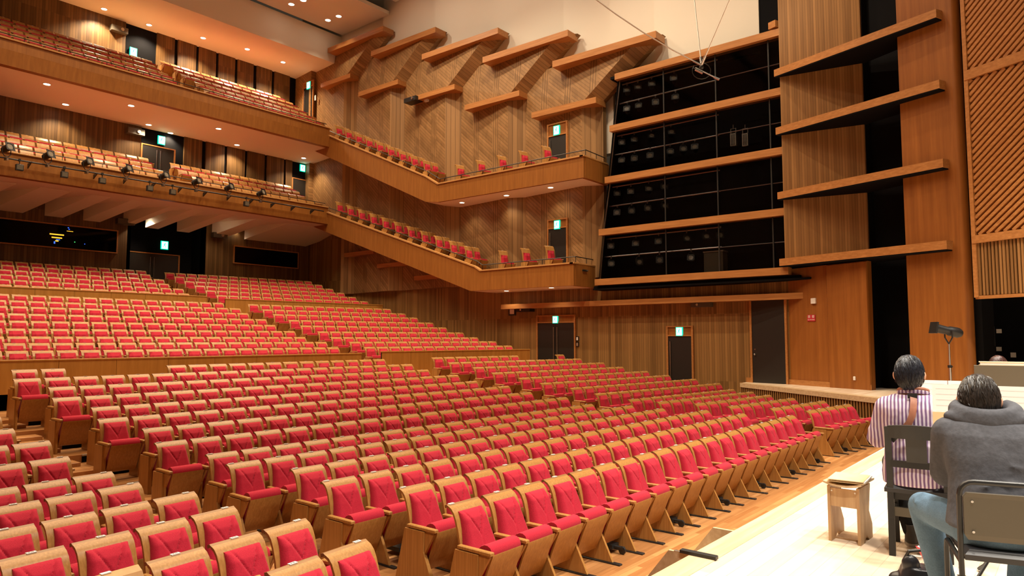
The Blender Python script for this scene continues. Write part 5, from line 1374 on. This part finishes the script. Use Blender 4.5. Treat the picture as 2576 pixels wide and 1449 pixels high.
# player in the hoodie
P2, lx2, top2, _ = person((4.21, .375, 0), math.radians(13), 'person in a charcoal hoodie and blue jeans seen from behind', .36, (.235, .02, 1.155), math.radians(-8), math.radians(26),
    [((.22, .185, .77), (.42, .10, .74)), ((.20, -.24, .77), (.42, -.10, .78))], [(.40, .285, .545), (.44, -.20, .54)], [(.30, .20, .0), (.30, -.12, .0)], M['hoodie'], M['jeans'], M['sneaker'], M['hair_dark'], 11, baggy=1.0, scale=1.0, nape=-.118, collar=False, hem=.545)
g = MB(); x0 = lx2(1.06)
for i in range(33):
    a = math.pi * (.32 + 1.36 * i / 32); c = Vector((x0 + .02 + .105 * math.cos(a), .125 * math.sin(a), 1.075 + .025 * (math.cos(a) + 1))); g.sphere(c, 1.0, 10, 8, sc=(.045, .045, .050))
for i in range(21):
    f = i / 20 * 2 - 1; g.sphere((x0 - .085 + .05 * f * f, .15 * f, 1.045 + .03 * f * f), 1.0, 12, 10, sc=(.05 - .015 * abs(f), .05, .062 - .03 * abs(f)))
    g.sphere((x0 - .105 + .05 * abs(f), .11 * f, .975 + .035 * abs(f)), 1.0, 12, 10, sc=(.034, .04, .055 - .02 * abs(f)))
g.sphere((x0 - .118, 0, .93), 1.0, 12, 10, sc=(.024, .035, .05))
hood = fuse(g, .009, 'hood', M['hoodie'], P2, 10, .6)
# far player
P3, _, _, _ = person((9.50, .765, 0), math.pi + .1, 'person with short brown hair behind the far music stand', .12, (.08, 0, 1.155), 0.0, math.radians(24),
    [((.10, .27, .76), (.36, .12, .78)), ((.10, -.27, .76), (.36, -.12, .78))], [(.42, .15, .54), (.42, -.15, .54)], [(.36, .13, .0), (.36, -.13, .0)], M['shirt_plain'], M['trousers'], M['shoe'], M['hair_brown'], 19, baggy=1.0)

# ---- black bag on the floor by the near chair
r = empty('bag', (4.77, .80, 0), math.radians(20)); r.scale = (.72,) * 3; tag(r, 'soft black bag with open top on the stage floor', 'bag')
g = MB()
g.rings([ell_ring(0, 0, z, hx, hy, 20, 3.0) for z, hx, hy in ((.0, .13, .17), (.03, .15, .19), (.12, .14, .18), (.2, .11, .15))]); 
for (x, y, z, sx, sy, sz) in ((-.04, .09, .22, .05, .07, .08), (.03, -.08, .22, .06, .06, .09), (-.1, -.1, .12, .06, .08, .07), (.02, .17, .08, .07, .08, .06)): g.sphere((x, y, z), 1.0, 12, 10, sc=(sx, sy, sz))
fuse(g, .009, 'sack', M['leather'], r, 3, .5)
m = MB(); m.tube([(-.02, .14, .24), (-.05, .10, .33), (-.05, .0, .345), (-.02, -.10, .31), (0, -.14, .22)], .012, 8); m.build('handle', M['black'], r)
m = MB(); m.box(-.02, .09, -.02, .06, .27, .282, rot=Matrix.Rotation(.5, 3, 'Y')); m.build('paper_tag', M['paper'], r)
m = MB(); m.box(-.155, -.135, .02, .16, .06, .14); m.build('front_pocket', M['black'], r)
r = empty('booklet', (5.02, .74, 0), math.radians(35)); tag(r, 'white booklet propped behind the black bag', 'booklet')
m = MB(); m.box(-.09, .09, -.012, 0, .0, .20, rot=Matrix.Rotation(-.5, 3, 'X'), at=(0, 0, .012)); m.build('pages', M['paper'], r); m = MB(); m.box(-.092, .092, 0, .006, .0, .204, rot=Matrix.Rotation(-.5, 3, 'X'), at=(0, 0, .012)); m.build('cover', M['sign_red'], r)
